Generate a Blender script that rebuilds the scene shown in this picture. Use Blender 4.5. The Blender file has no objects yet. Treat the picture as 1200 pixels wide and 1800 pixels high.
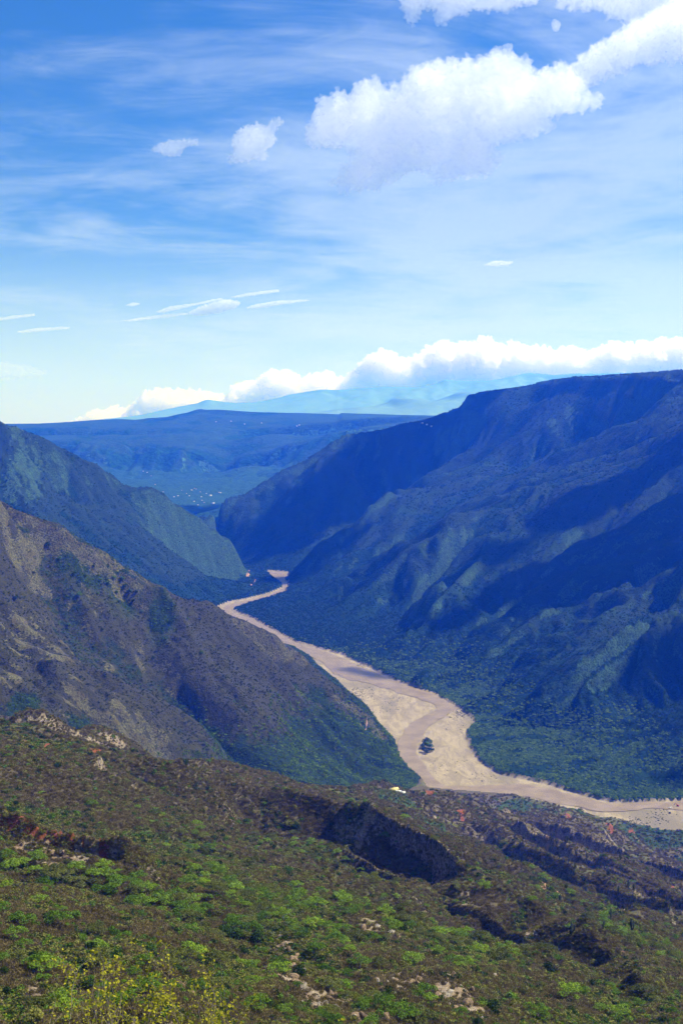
import bpy, math, random
import numpy as np

# ------------------------------------------------------------------ camera, sky, sun, exposure
sc = bpy.context.scene
COL = sc.collection
R = math.radians
CAM_Z = 800.0
FPX = 2100.0                      # focal length in photograph pixels (1200 x 1800)
PITCH = math.atan(165.0 / FPX)
SUN_EL, SUN_AZ = R(52), R(75)     # azimuth from +Y (view direction) towards +X (right)

cam = bpy.data.objects.new("camera", bpy.data.cameras.new("camera"))
COL.objects.link(cam)
cam.location = (0, 0, CAM_Z)
cam.rotation_euler = (math.pi / 2 - PITCH, 0, 0)
cam.data.sensor_fit = 'VERTICAL'
cam.data.sensor_height = 36
cam.data.sensor_width = 36
cam.data.lens = 36 * FPX / 1800
cam.data.clip_start = 0.2
cam.data.clip_end = 300000
sc.camera = cam

sc.view_settings.view_transform = 'Standard'
sc.view_settings.look = 'None'
sc.view_settings.exposure = 0.9
sc.view_settings.gamma = 1
sc.cycles.use_denoising = True
sc.cycles.max_bounces = 28
sc.cycles.diffuse_bounces = 3
sc.cycles.glossy_bounces = 2
sc.cycles.transmission_bounces = 4
sc.cycles.transparent_max_bounces = 24
sc.cycles.volume_bounces = 24
sc.cycles.caustics_reflective = False
sc.cycles.caustics_refractive = False

world = bpy.data.worlds.new("World")
sc.world = world
world.use_nodes = True

sun = bpy.data.objects.new("sun", bpy.data.lights.new("sun", 'SUN'))
COL.objects.link(sun)
sun.data.energy = 5.0
sun.data.angle = R(0.5)
sun.data.color = (1.0, 0.945, 0.83)
sun.rotation_euler = (math.pi / 2 - SUN_EL, 0, math.pi - SUN_AZ)


class NT:
    """small helper for node trees"""
    def __init__(s, tree):
        s.t = tree
        tree.nodes.clear()
    def n(s, typ, ins=None, **kw):
        nd = s.t.nodes.new(typ)
        for k, v in kw.items():
            setattr(nd, k, v)
        for k, v in (ins or {}).items():
            s.set(nd, k, v)
        return nd
    def set(s, nd, k, v):
        sock = nd.inputs[k]
        if isinstance(v, bpy.types.NodeSocket):
            s.t.links.new(v, sock)
        elif isinstance(v, bpy.types.Node):
            s.t.links.new(v.outputs[0], sock)
        else:
            sock.default_value = v
    def math(s, op, a, b=0.0, c=None, clamp=False):
        nd = s.t.nodes.new('ShaderNodeMath')
        nd.operation = op
        nd.use_clamp = clamp
        s.set(nd, 0, a); s.set(nd, 1, b)
        if c is not None:
            s.set(nd, 2, c)
        return nd.outputs[0]
    def mix(s, f, a, b, mode='MIX'):
        nd = s.t.nodes.new('ShaderNodeMix')
        nd.data_type = 'RGBA'
        nd.blend_type = mode
        s.set(nd, 0, f); s.set(nd, 6, a); s.set(nd, 7, b)
        return nd.outputs[2]
    def ss(s, x, a, b, lo=0.0, hi=1.0):
        nd = s.t.nodes.new('ShaderNodeMapRange')
        nd.interpolation_type = 'SMOOTHSTEP'
        s.set(nd, 0, x)
        nd.inputs[1].default_value = a; nd.inputs[2].default_value = b
        nd.inputs[3].default_value = lo; nd.inputs[4].default_value = hi
        return nd.outputs[0]
    def noise(s, vec, scale, detail=4, rough=0.55, dim='3D', dist=0.0, out=0):
        nd = s.t.nodes.new('ShaderNodeTexNoise')
        nd.noise_dimensions = dim
        if vec is not None:
            s.set(nd, 'Vector', vec)
        s.set(nd, 'Scale', scale); s.set(nd, 'Detail', detail); s.set(nd, 'Roughness', rough)
        s.set(nd, 'Distortion', dist)
        return nd.outputs[out]


def rgb(r, g, b):
    return (r, g, b, 1.0)


# sky: Nishita sky with a thin veil of cirrus laid on a high flat layer
w = NT(world.node_tree)
sky = w.n('ShaderNodeTexSky', sky_type='NISHITA', sun_disc=False, sun_elevation=SUN_EL, sun_rotation=SUN_AZ,
          altitude=1500, air_density=1.0, dust_density=0.6, ozone_density=2.5)
tc = w.n('ShaderNodeTexCoord')
sep = w.n('ShaderNodeSeparateXYZ', {0: tc.outputs['Generated']})
zz = w.math('ADD', w.math('MAXIMUM', sep.outputs[2], 0.0), 0.16)
cu = w.math('DIVIDE', sep.outputs[0], zz)
cv = w.math('DIVIDE', sep.outputs[1], zz)
com = w.n('ShaderNodeCombineXYZ', {0: cu, 1: cv, 2: 0.0})
mp = w.n('ShaderNodeMapping', {'Vector': com, 'Rotation': (0, 0, R(-35)), 'Scale': (0.6, 1.0, 1.0)})
n1 = w.noise(mp, 2.1, 8, 0.6, dist=0.8)
n2 = w.noise(com, 0.9, 3, 0.5)
side = w.ss(w.math('ADD', cu, w.math('MULTIPLY', cv, 0.06)), -1.0, 1.2)
cir = w.math('ADD', w.math('MULTIPLY', n1, 0.75), w.math('MULTIPLY', n2, 0.55))
n3 = w.noise(mp, 6.5, 6, 0.65, dist=1.2)
cir = w.math('ADD', cir, w.math('MULTIPLY', w.math('SUBTRACT', n3, 0.5), 0.22))
cir = w.math('ADD', cir, w.math('MULTIPLY', side, 0.24))
cir = w.math('MULTIPLY', w.ss(cir, 0.60, 0.92), 0.5)
low = w.ss(sep.outputs[2], 0.17, 0.01)
hs = w.n('ShaderNodeHueSaturation', {'Saturation': 1.34, 'Value': 1.0, 'Color': sky})
tint = w.mix(1.0, hs.outputs[0], rgb(0.92, 0.97, 1.05), 'MULTIPLY')
c1 = w.mix(cir, tint, rgb(6.9, 8.0, 9.0))
c2 = w.mix(w.math('MULTIPLY', low, 0.6), c1, rgb(6.4, 8.2, 9.6))
bg = w.n('ShaderNodeBackground', {'Color': c2, 'Strength': 0.066})
w.n('ShaderNodeOutputWorld', {'Surface': bg})

# ------------------------------------------------------------------ helpers: noise and pixels
def smooth(a, b, x):
    t = np.clip((x - a) / (b - a), 0, 1)
    return t * t * (3 - 2 * t)

def hash2(ix, iy, seed):
    h = (ix.astype(np.int64) * 374761393 + iy.astype(np.int64) * 668265263 + seed * 974634777) & 0xffffffff
    h = ((h ^ (h >> 13)) * 1274126177) & 0xffffffff
    h = ((h ^ (h >> 16)) * 2246822519) & 0xffffffff
    h = h ^ (h >> 15)
    return h

def hf(ix, iy, seed):
    return (hash2(ix, iy, seed) & 0xffffff).astype(np.float64) / float(0x1000000)

def vnoise(x, y, seed=0):
    ix = np.floor(x); iy = np.floor(y)
    fx = x - ix; fy = y - iy
    ix = ix.astype(np.int64); iy = iy.astype(np.int64)
    def g(a, b, dx, dy):
        t = hf(a, b, seed) * 2 * math.pi
        return np.cos(t) * dx + np.sin(t) * dy
    ux = fx * fx * fx * (fx * (fx * 6 - 15) + 10)
    uy = fy * fy * fy * (fy * (fy * 6 - 15) + 10)
    a = g(ix, iy, fx, fy); b = g(ix + 1, iy, fx - 1, fy)
    c = g(ix, iy + 1, fx, fy - 1); d = g(ix + 1, iy + 1, fx - 1, fy - 1)
    return (a + (b - a) * ux + (c - a) * uy + (a - b - c + d) * ux * uy) * 1.5

def fbm(x, y, oct=4, seed=0, gain=0.5):
    s = 0; a = 1; n = 0
    for o in range(oct):
        s = s + a * vnoise(x * 2 ** o + 17.3 * o, y * 2 ** o - 9.1 * o, seed + o)
        n += a; a *= gain
    return s / n

def erosion(x, y, dx, dy, seed):
    """stripes that follow the local fall line: gullies and ribs"""
    ix = np.floor(x); iy = np.floor(y)
    fx = x - ix; fy = y - iy
    ix = ix.astype(np.int64); iy = iy.astype(np.int64)
    va = np.zeros_like(x); vx = np.zeros_like(x); vy = np.zeros_like(x); wt = np.zeros_like(x)
    for i in range(-2, 2):
        for j in range(-2, 2):
            a = ix - i; b = iy - j
            px = fx + i - hf(a, b, seed) * 0.5
            py = fy + j - hf(a, b, seed + 77) * 0.5
            ww = np.exp(-(px * px + py * py) * 2)
            mag = (px * dx + py * dy) * 2 * math.pi
            s = np.sin(mag)
            va += np.cos(mag) * ww; vx -= s * dx * ww; vy -= s * dy * ww; wt += ww
    return va / wt, vx / wt, vy / wt

CP, SP = math.cos(PITCH), math.sin(PITCH)

def ray(px, py):
    u = (np.asarray(px, float) - 600) / FPX
    v = (900 - np.asarray(py, float)) / FPX
    return u, CP + v * SP, -SP + v * CP

def P(px, py, Y):
    dx, dy, dz = ray(px, py)
    return (dx / dy * Y, Y, CAM_Z + dz / dy * Y)

def PZ(px, py, z=0.0):
    dx, dy, dz = ray(px, py)
    t = (z - CAM_Z) / dz
    return (dx * t, dy * t, z)

def inpoly(X, Y, poly):
    r = np.zeros(X.shape, bool)
    x0, y0 = poly[-1][0], poly[-1][1]
    for p in poly:
        x1, y1 = p[0], p[1]
        if y0 != y1:
            c = ((y0 > Y) != (y1 > Y)) & (X < (x1 - x0) * (Y - y0) / (y1 - y0) + x0)
            r ^= c
        x0, y0 = x1, y1
    return r

# ------------------------------------------------------------------ the terrain's skeleton: crests, gullies, banks
LINES = []
def L(*pts):
    LINES.append([P(*p) for p in pts])
def LX(*pts):
    LINES.append(list(pts))

near_bank = [(1900, 1520), (1500, 1500), (1300, 1478), (1200, 1464), (1160, 1460), (1120, 1451), (1080, 1441), (1040, 1437), (960, 1414), (900, 1400),
             (830, 1394), (750, 1387), (738, 1368), (715, 1350), (701, 1330), (692, 1302), (660, 1268), (622, 1228), (590, 1196),
             (553, 1166), (545, 1155), (515, 1138), (478, 1127), (456, 1112), (437, 1100), (410, 1092), (385, 1080), (380, 1066),
             (400, 1058), (430, 1053), (470, 1043), (494, 1033), (494, 1025), (478, 1014), (466, 1003)]
far_bank = [(1900, 1395), (1500, 1402), (1200, 1407), (1078, 1410), (1050, 1404), (1000, 1390), (960, 1377), (880, 1361), (847, 1340), (826, 1312),
            (820, 1288), (838, 1268), (822, 1255), (800, 1240), (762, 1219), (702, 1199), (655, 1175), (600, 1150), (520, 1129),
            (462, 1097), (440, 1085), (420, 1078), (408, 1071), (432, 1062), (472, 1051), (500, 1041), (507, 1030), (503, 1020), (506, 1006)]
NB = [PZ(*p) for p in near_bank]
FB = [PZ(*p) for p in far_bank]
RIVER = NB + FB[::-1]
LX(*NB); LX(*FB)

# right side: mesa rim and its descending skyline
rim = [(1900, 640, 4600), (1600, 642, 5200), (1400, 645, 5700), (1200, 651, 6200), (1100, 657, 6600), (1000, 664, 7000), (945, 670, 7200), (935, 677, 7250), (850, 687, 7300), (822, 690, 7350)]
L(*rim)
L(*[(a, b + 1, c + 200) for a, b, c in rim[:-1]], (832, 690, 7480)); L(*[(a, b + 3, c + 1500) for a, b, c in rim[:-2]])
L((1900, 690, 4450), (1600, 688, 5050), (1400, 684, 5550), (1200, 684, 6080), (1100, 688, 6480), (1000, 693, 6880), (940, 702, 7100), (850, 712, 7200), (818, 714, 7300))
L((822, 690, 7350), (815, 712, 7380), (790, 723, 7400), (760, 733, 7450), (700, 742, 7500), (660, 752, 7500), (620, 765, 7450), (560, 795, 7350),
  (500, 825, 7250), (440, 855, 7150), (400, 875, 7050), (362, 900, 6950))
L((816, 716, 7430), (790, 727, 7450), (760, 737, 7500), (700, 746, 7560), (660, 757, 7560), (620, 770, 7510), (560, 800, 7410), (500, 831, 7310), (440, 861, 7210))
L((817, 715, 7480), (819, 717, 7560), (822, 720, 7680))
L((812, 722, 7750), (700, 768, 7950), (600, 800, 7900), (500, 855, 7650), (420, 905, 7400), (370, 915, 7200))
L((826, 716, 7700), (840, 722, 9200), (900, 722, 9600))
LX((-500, 6300, 2), (-700, 6900, 8), (-1000, 7900, 40), (-1200, 8800, 80), (-1050, 9500, 121))
LX((-470, 6150, 0), (-430, 6300, 2), (-560, 6600, 6))
L((362, 900, 6950), (335, 918, 6950), (300, 945, 6950))
# gully between skyline spur and spur B, then crest of B
L((502, 1004, 6150), (520, 985, 6250), (560, 958, 6450), (620, 925, 6700), (690, 880, 6950), (760, 832, 7100), (800, 790, 7150))
L((508, 1029, 5690), (530, 995, 5750), (560, 962, 5850), (620, 915, 6000), (680, 875, 6200), (715, 858, 6350), (760, 842, 6600), (820, 803, 6950), (870, 760, 7000), (890, 725, 7080))
# gully behind C, crest of C
L((520, 1062, 5300), (620, 1004, 5500), (720, 944, 5700), (790, 894, 5850), (870, 848, 6100), (960, 803, 6300), (1060, 762, 6400), (1200, 712, 6200))
L((535, 1078, 4950), (600, 1040, 4930), (700, 980, 5000), (750, 940, 5050), (785, 920, 5100), (815, 905, 5200), (865, 870, 5350), (900, 850, 5400),
  (975, 830, 5500), (1030, 815, 5600), (1075, 790, 5650), (1150, 745, 5650), (1200, 720, 5650), (1350, 690, 5500), (1500, 665, 5300))
# ribs and hollows on the face of C
L((692, 1148, 3900), (735, 1085, 4200), (775, 1040, 4400), (830, 985, 4700), (865, 930, 5000))
L((655, 1165, 4150), (680, 1110, 4520), (740, 1030, 4800), (800, 960, 5050))
L((590, 1142, 4400), (640, 1085, 4600), (690, 1040, 4800), (720, 1000, 4930))
# gully C / D3, crest D3, gully, crest D2, gully, crest D
L((712, 1192, 3720), (770, 1155, 3850), (850, 1090, 4150), (950, 1010, 4500), (1050, 930, 4800), (1150, 850, 5050))
L((735, 1195, 3500), (790, 1165, 3600), (850, 1135, 3650), (950, 1070, 3800), (1100, 1003, 4000), (1200, 945, 4100), (1400, 830, 4300), (1600, 720, 4500))
L((815, 1232, 3330), (880, 1180, 3480), (960, 1125, 3620), (1080, 1050, 3850), (1200, 990, 4000))
L((850, 1232, 3250), (900, 1195, 3300), (945, 1160, 3380), (990, 1125, 3450), (1035, 1096, 3520), (1120, 1036, 3680), (1200, 978, 3850))
L((900, 1248, 3120), (960, 1205, 3180), (1020, 1165, 3250), (1100, 1112, 3380), (1200, 1050, 3600))
L((925, 1288, 2930), (960, 1250, 2990), (1015, 1165, 3100), (1100, 1098, 3250), (1175, 1028, 3430), (1200, 1000, 3500), (1350, 880, 3800), (1600, 760, 4000))
L((950, 1292, 2890), (1050, 1262, 2900), (1200, 1215, 2950), (1400, 1150, 3100))
# wooded fan by the river on the right
L((860, 1325, 2790), (1000, 1318, 2760), (1100, 1292, 2760), (1200, 1268, 2760), (1400, 1220, 2800), (1700, 1150, 2850))
# left near spur F
L((-300, 690, 2600), (0, 862, 2600), (30, 873, 2605), (60, 890, 2620), (110, 915, 2650), (180, 955, 2680), (250, 1000, 2720), (320, 1040, 2760), (380, 1065, 2800),
  (430, 1095, 2830), (480, 1130, 2860), (540, 1165, 2890), (600, 1210, 2920), (650, 1255, 2950), (688, 1292, 2975))
L((-200, 1245, 1750), (0, 1258, 1880), (150, 1320, 2000), (300, 1350, 2120), (450, 1385, 2250), (580, 1402, 2350), (730, 1390, 2540))
L((230, 1300, 2080), (190, 1240, 2180), (140, 1150, 2330), (90, 1040, 2470), (40, 950, 2540))
L((120, 1275, 2020), (80, 1180, 2150), (30, 1080, 2330))
L((430, 1360, 2290), (390, 1290, 2400), (330, 1200, 2520), (270, 1110, 2620), (215, 1030, 2680))
LX((-430, 4750, 4), (-700, 4300, 70), (-1300, 3900, 230), (-2000, 3700, 380), (-3000, 3600, 500))
# left far spur G
L((-300, 690, 5200), (-100, 728, 5200), (0, 738, 5200), (40, 745, 5250), (85, 760, 5300), (110, 778, 5350), (150, 797, 5400), (180, 812, 5450), (220, 842, 5520), (300, 872, 5650),
  (360, 905, 5750), (400, 950, 5830), (430, 990, 5920), (447, 1003, 6000))
L((452, 1000, 6030), (440, 1012, 5900), (425, 1020, 5800), (300, 1005, 5400))
L((400, 1056, 5220), (380, 1030, 5300), (300, 960, 5330), (200, 900, 5250), (100, 860, 5150))
LX((-560, 6650, 6), (-1000, 6300, 120), (-1700, 6000, 300), (-3000, 5800, 450))
# far valley and the tiered plateau
L((-400, 905, 9000), (100, 900, 9000), (330, 893, 9300), (375, 888, 9500), (450, 880, 9800), (700, 880, 9500), (1000, 880, 9500))
L((-400, 852, 11200), (100, 850, 11300), (300, 850, 11000), (450, 845, 11000), (700, 838, 11000), (1200, 820, 11000))
L((-400, 810, 12300), (150, 812, 12300), (250, 815, 12200), (350, 822, 11900), (420, 825, 11700), (480, 817, 11800), (600, 800, 11500), (800, 780, 11500), (1300, 780, 11500))
L((-400, 776, 12700), (150, 783, 12600), (250, 787, 12500), (330, 790, 12350), (400, 790, 12300), (480, 780, 12200), (600, 767, 12000), (800, 752, 12000), (1300, 752, 12000))
L((-400, 768, 13400), (200, 770, 13500), (500, 768, 13200), (800, 745, 13000))
L((-400, 758, 13700), (200, 759, 14000), (400, 757, 14000), (700, 744, 13500), (1300, 740, 13500))
L((-400, 752, 15000), (100, 750, 15000), (170, 748, 15200), (240, 740, 15500), (300, 731, 15800), (355, 725, 16000), (440, 730, 16000), (560, 733, 16000), (700, 738, 16000), (900, 740, 16000), (1400, 740, 16000))
LX((-9000, 20500, 420), (0, 20500, 480), (9000, 20500, 480))
# two far ranges
L((200, 748, 26000), (350, 744, 26000), (480, 735, 26000), (560, 724, 26000), (600, 715, 26200), (640, 711, 26000), (690, 700, 26300), (740, 703, 26000), (800, 690, 26000), (1000, 690, 26000), (1400, 690, 26000))
LX((-14000, 31500, 400), (0, 31500, 620), (14000, 31500, 650))
L((-400, 756, 38000), (60, 752, 38000), (120, 748, 38000), (200, 737, 38000), (260, 724, 38000), (310, 715, 38400), (365, 702, 38000), (400, 708, 38300), (430, 710, 38000), (500, 692, 38000),
  (530, 690, 38400), (560, 685, 38000), (600, 686, 38300), (640, 682, 38000), (690, 680, 38000), (720, 681, 38500), (780, 667, 38000), (820, 670, 38300), (850, 669, 38000), (900, 660, 38000),
  (930, 656, 38300), (975, 660, 38000), (1010, 657, 38000), (1200, 655, 38000), (1500, 655, 38000))
LX((-22000, 47000, 200), (0, 47000, 250), (22000, 47000, 250))

# foreground hillside
K = {}
K['crest'] = [(-300, 1205, 900), (0, 1240, 1000), (75, 1258, 1010), (165, 1282, 1080), (250, 1312, 1180), (300, 1326, 1260), (400, 1352, 1400), (480, 1372, 1500), (580, 1391, 1620), (640, 1376, 1660), (700, 1380, 1680), (760, 1386, 1720),
              (830, 1396, 1800), (960, 1420, 1950), (1060, 1447, 2100), (1130, 1468, 2150), (1200, 1484, 2100), (1400, 1530, 2000)]
L(*K['crest'])
L((-300, 1262, 1420), (0, 1275, 1500), (300, 1350, 1800), (580, 1410, 2150))
L((75, 1268, 930), (165, 1296, 900), (215, 1325, 880), (300, 1345, 900), (390, 1352, 960), (450, 1364, 990), (520, 1392, 950), (600, 1412, 930), (665, 1428, 880), (765, 1472, 820), (810, 1520, 770),
  (860, 1550, 745), (920, 1572, 720), (980, 1598, 690), (1050, 1642, 610), (1120, 1700, 520), (1200, 1752, 440), (1400, 1850, 380))
L((180, 1330, 808), (260, 1372, 828), (320, 1412, 848), (380, 1442, 868), (450, 1452, 908), (500, 1468, 893), (600, 1490, 883), (675, 1526, 828), (725, 1552, 768), (825, 1597, 703), (880, 1627, 684), (940, 1657, 643), (1000, 1682, 588), (1100, 1735, 478))
L((560, 1400, 1250), (680, 1405, 1300), (800, 1440, 1200), (900, 1500, 1050), (1000, 1560, 950), (1100, 1600, 900), (1200, 1650, 800))          # green gully right
L((620, 1395, 1450), (760, 1415, 1450), (850, 1440, 1450), (950, 1490, 1230), (1050, 1545, 1080), (1200, 1605, 930), (1400, 1680, 800))              # ridge right
L((800, 1412, 1650), (900, 1440, 1550), (1000, 1480, 1400), (1100, 1530, 1250), (1200, 1572, 1120))
L((830, 1405, 1760), (950, 1440, 1700), (1080, 1490, 1600), (1200, 1535, 1450), (1400, 1600, 1300))
L((960, 1432, 1870), (1080, 1476, 1780), (1200, 1515, 1650))
for rl in ([(760, 1415, 1450), (850, 1440, 1450), (950, 1490, 1230), (1050, 1545, 1080), (1200, 1605, 930)], [(900, 1440, 1550), (1000, 1480, 1400), (1100, 1530, 1250), (1200, 1572, 1120)],
           [(950, 1440, 1700), (1080, 1490, 1600), (1200, 1535, 1450)]):
    L(*[(a + 8, b + 30, c - 24) for a, b, c in rl])
# scarp on the left, tree band, rounded hummock
L((-300, 1400, 480), (0, 1431, 520), (50, 1449, 518), (125, 1470, 515), (195, 1490, 512), (260, 1505, 520))
L((-300, 1440, 465), (0, 1470, 516), (50, 1486, 514), (125, 1502, 511), (195, 1512, 508))
L((-300, 1510, 450), (0, 1531, 478), (75, 1541, 478), (175, 1562, 476), (275, 1597, 470), (350, 1622, 462), (425, 1652, 450), (465, 1678, 430))
L((-300, 1525, 400), (0, 1550, 420), (100, 1570, 415), (200, 1587, 405), (290, 1628, 385), (390, 1672, 360), (440, 1700, 340))
L((-300, 1620, 330), (0, 1680, 310), (150, 1700, 310), (300, 1705, 315), (420, 1720, 318))
L((300, 1450, 680), (200, 1400, 730), (100, 1350, 780), (0, 1310, 820))
L((300, 1540, 530), (400, 1590, 500), (500, 1630, 470), (600, 1660, 430), (700, 1700, 400))
L((400, 1500, 640), (500, 1540, 610), (600, 1565, 570), (700, 1600, 540), (800, 1630, 530), (900, 1655, 510), (1000, 1700, 460), (1100, 1750, 410))
L((430, 1660, 400), (520, 1690, 372), (600, 1720, 345), (700, 1750, 340), (800, 1780, 345), (900, 1800, 350))
L((-300, 1800, 235), (0, 1800, 235), (300, 1800, 250), (600, 1800, 285), (900, 1830, 330), (1200, 1830, 345), (1500, 1830, 340))

# ------------------------------------------------------------------ solve the heightfield on a log-polar grid
D = 0.002
TH = np.arange(-0.44, 0.44 + D / 2, D)
V = np.arange(math.log(165.0), math.log(50000.0), D)

def solve(th0, th1, v0, v1, d, lines, levels=6, fixed=None):
    """Laplace heightfield through the given lines; coarse to fine"""
    z = None
    for lv in range(levels, -1, -1):
        dd = d * 2 ** lv
        nt = int(math.ceil((th1 - th0) / dd)) + 1
        nv = int(math.ceil((v1 - v0) / dd)) + 1
        acc = np.zeros((nv, nt)); cnt = np.zeros((nv, nt))
        for ln in lines:
            a = np.array(ln, float)
            for p, q in zip(a[:-1], a[1:]):
                rr = max(150, min(np.hypot(*p[:2]), np.hypot(*q[:2])))
                n = int(np.linalg.norm(q[:2] - p[:2]) / (rr * dd * 0.5)) + 2
                t = np.linspace(0, 1, n)[:, None]
                s = p * (1 - t) + q * t
                i = np.round((np.log(np.hypot(s[:, 0], s[:, 1])) - v0) / dd).astype(int)
                j = np.round((np.arctan2(s[:, 0], s[:, 1]) - th0) / dd).astype(int)
                ok = (i >= 0) & (i < nv) & (j >= 0) & (j < nt)
                np.add.at(acc, (i[ok], j[ok]), s[ok, 2]); np.add.at(cnt, (i[ok], j[ok]), 1)
        m = cnt > 0
        val = np.where(m, acc / np.maximum(cnt, 1), 0)
        if fixed is not None:
            rr = np.exp(v0 + np.arange(nv) * dd)[:, None]; tt = (th0 + np.arange(nt) * dd)[None, :]
            fm, fv = fixed(rr * np.sin(tt), rr * np.cos(tt))
            m = m | fm; val = np.where(fm, fv, val)
        if z is None:
            z = np.full((nv, nt), val[m].mean())
        else:
            i = np.clip(np.arange(nv) / 2, 0, z.shape[0] - 1); j = np.clip(np.arange(nt) / 2, 0, z.shape[1] - 1)
            i0 = np.floor(i).astype(int); j0 = np.floor(j).astype(int)
            i1 = np.minimum(i0 + 1, z.shape[0] - 1); j1 = np.minimum(j0 + 1, z.shape[1] - 1)
            fi = (i - i0)[:, None]; fj = (j - j0)[None, :]
            z = (z[i0][:, j0] * (1 - fi) + z[i1][:, j0] * fi) * (1 - fj) + (z[i0][:, j1] * (1 - fi) + z[i1][:, j1] * fi) * fj
        for k in range(700 if lv >= 4 else (250 if lv >= 2 else 60)):
            z[m] = val[m]
            p = np.pad(z, 1, mode='edge')
            z = 0.25 * (p[:-2, 1:-1] + p[2:, 1:-1] + p[1:-1, :-2] + p[1:-1, 2:])
        z[m] = val[m]
    return z

def river_fixed(X, Y):
    m = inpoly(X, Y, RIVER) & (Y < 6400)
    return m, np.zeros(m.shape)

def blur(z, n):
    for _ in range(n):
        p = np.pad(z, 1, mode='edge')
        z = 0.5 * z + 0.125 * (p[:-2, 1:-1] + p[2:, 1:-1] + p[1:-1, :-2] + p[1:-1, 2:])
    return z

Z0 = solve(TH[0], TH[-1], V[0], V[-1], D, LINES, fixed=river_fixed)
nv, nt = min(Z0.shape[0], len(V)), min(Z0.shape[1], len(TH))
Z0 = Z0[:nv, :nt]; V = V[:nv]; TH = TH[:nt]
RR = np.exp(V)[:, None] * np.ones((1, nt)); TT = TH[None, :] * np.ones((nv, 1))
GX, GY = RR * np.sin(TT), RR * np.cos(TT)

def grad(z):
    gv, gt = np.gradient(z, D)
    gr = gv / RR; gt = gt / RR
    return gr * np.sin(TT) + gt * np.cos(TT), gr * np.cos(TT) - gt * np.sin(TT)

INRIV = inpoly(GX, GY, RIVER) & (GY < 6400)
Zs = np.where(RR < 700, blur(Z0, 2), np.where(RR < 1500, blur(Z0, 4), blur(Z0, 1)))
Zl = blur(Z0, 30)
gx, gy = grad(Zl)
gm = np.hypot(gx, gy) + 1e-6
# distance-like mask that keeps the river floor flat
near_riv = blur(INRIV.astype(float), 12)
keep = smooth(0.55, 0.1, near_riv)
Z = Zs.copy()
MESA = 1 - 0.8 * smooth(640, 900, Zl) * (RR < 8900) * (GX > -100) * smooth(6300, 6900, RR)
MESG = (1 - 0.5 * smooth(4900, 5200, RR) * (RR < 7000) * smooth(-0.02, -0.05, TT))
VEIN = np.zeros_like(Z)
ero = np.zeros_like(Z); etot = np.zeros_like(Z)
hx = np.zeros_like(Z); hy = np.zeros_like(Z)
for k, s in enumerate((2600, 1150, 480, 215, 98, 44, 20, 9)):
    rmax = s / (3.0 * D)                     # finest distance-resolved size
    rmin = {2600: 9000, 1150: 11000, 480: 1500, 215: 600, 98: 0, 44: 0, 20: 0, 9: 0}[s]
    gate = smooth(rmax, rmax * 0.6, RR) * (smooth(rmin * 0.8, rmin * 1.3, RR) if rmin else 1)
    if gate.max() < 0.01:
        continue
    rows = np.where(gate.max(1) > 0.01)[0]
    a, b = rows[0], rows[-1] + 1
    sl = slice(a, b)
    st = np.minimum(gm[sl] / 0.25, 1.0)
    dx = gy[sl] / gm[sl] * st * 1.1 + hy[sl] * 0.9
    dy = -gx[sl] / gm[sl] * st * 1.1 - hx[sl] * 0.9
    wx = fbm(GX[sl] / (s * 1.7), GY[sl] / (s * 1.7), 2, 300 + k) * 0.7; wy = fbm(GX[sl] / (s * 1.7), GY[sl] / (s * 1.7), 2, 350 + k) * 0.7
    h, ex, ey = erosion(GX[sl] / s + 31.7 * k + wx, GY[sl] / s + 11.3 * k + wy, dx, dy, 100 + k)
    if s in (44, 20):
        VEIN[sl] = np.where(RR[sl] < 1500, h, VEIN[sl]) if s == 20 else h
    amp = s * 0.085 * np.where(RR[sl] < 1500, 1.0 if s > 150 else 0.8, np.where(TT[sl] < smooth(5000, 2500, RR[sl]) * 0.06, 1.0, 1.4 if s > 60 else 1.8)) * np.where(RR[sl] > 21000, 0.25, 1) * MESA[sl] * (MESG[sl] if s > 150 else 1.0) * np.minimum(gm[sl] / np.where(RR[sl] > 8500, 0.16, 0.42), 1.15) * gate[sl]
    Z[sl] += (h - 0.35) * amp * keep[sl]
    ero[sl] += h * gate[sl] * 0.6 ** max(k - 2, 0); etot[sl] += gate[sl] * 0.6 ** max(k - 2, 0)
    hx[sl] = hx[sl] * 0.5 + ex * 0.16 * gate[sl]; hy[sl] = hy[sl] * 0.5 + ey * 0.16 * gate[sl]
ero = ero / np.maximum(etot, 1e-3)
for s, a in ((700, 5.0), (150, 3.0), (40, 1.3), (12, 0.5)):
    g = smooth(s / (2.5 * D), s / (5 * D), RR)
    Z += fbm(GX / s, GY / s, 2, 500 + s) * a * g * keep
Z = np.where(Z < 14, 1.2 + 12.8 * np.exp(np.minimum(Z - 14, 0) / 12.8), Z)
Z = np.where(INRIV, fbm(GX / 60, GY / 60, 3, 900) * 0.5 - 0.2, Z)
sx, sy = grad(Z)
SLOPE = np.hypot(sx, sy)
CURV = blur(Z, 6) - blur(Z, 40)              # above (+) or below (-) its surroundings
CURV = CURV / (RR * D * 5)

def zat(x, y):
    r = np.hypot(x, y); t = np.arctan2(x, y)
    i = np.clip((np.log(np.maximum(r, 1)) - V[0]) / D, 0, nv - 1.001); j = np.clip((t - TH[0]) / D, 0, nt - 1.001)
    i0 = np.floor(i).astype(int); j0 = np.floor(j).astype(int); fi = i - i0; fj = j - j0
    return (Z[i0, j0] * (1 - fi) + Z[i0 + 1, j0] * fi) * (1 - fj) + (Z[i0, j0 + 1] * (1 - fi) + Z[i0 + 1, j0 + 1] * fi) * fj

def samp(A, x, y):
    r = np.hypot(x, y); t = np.arctan2(x, y)
    i = np.clip(np.round((np.log(r) - V[0]) / D), 0, nv - 1).astype(int); j = np.clip(np.round((t - TH[0]) / D), 0, nt - 1).astype(int)
    return A[i, j]

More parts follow.
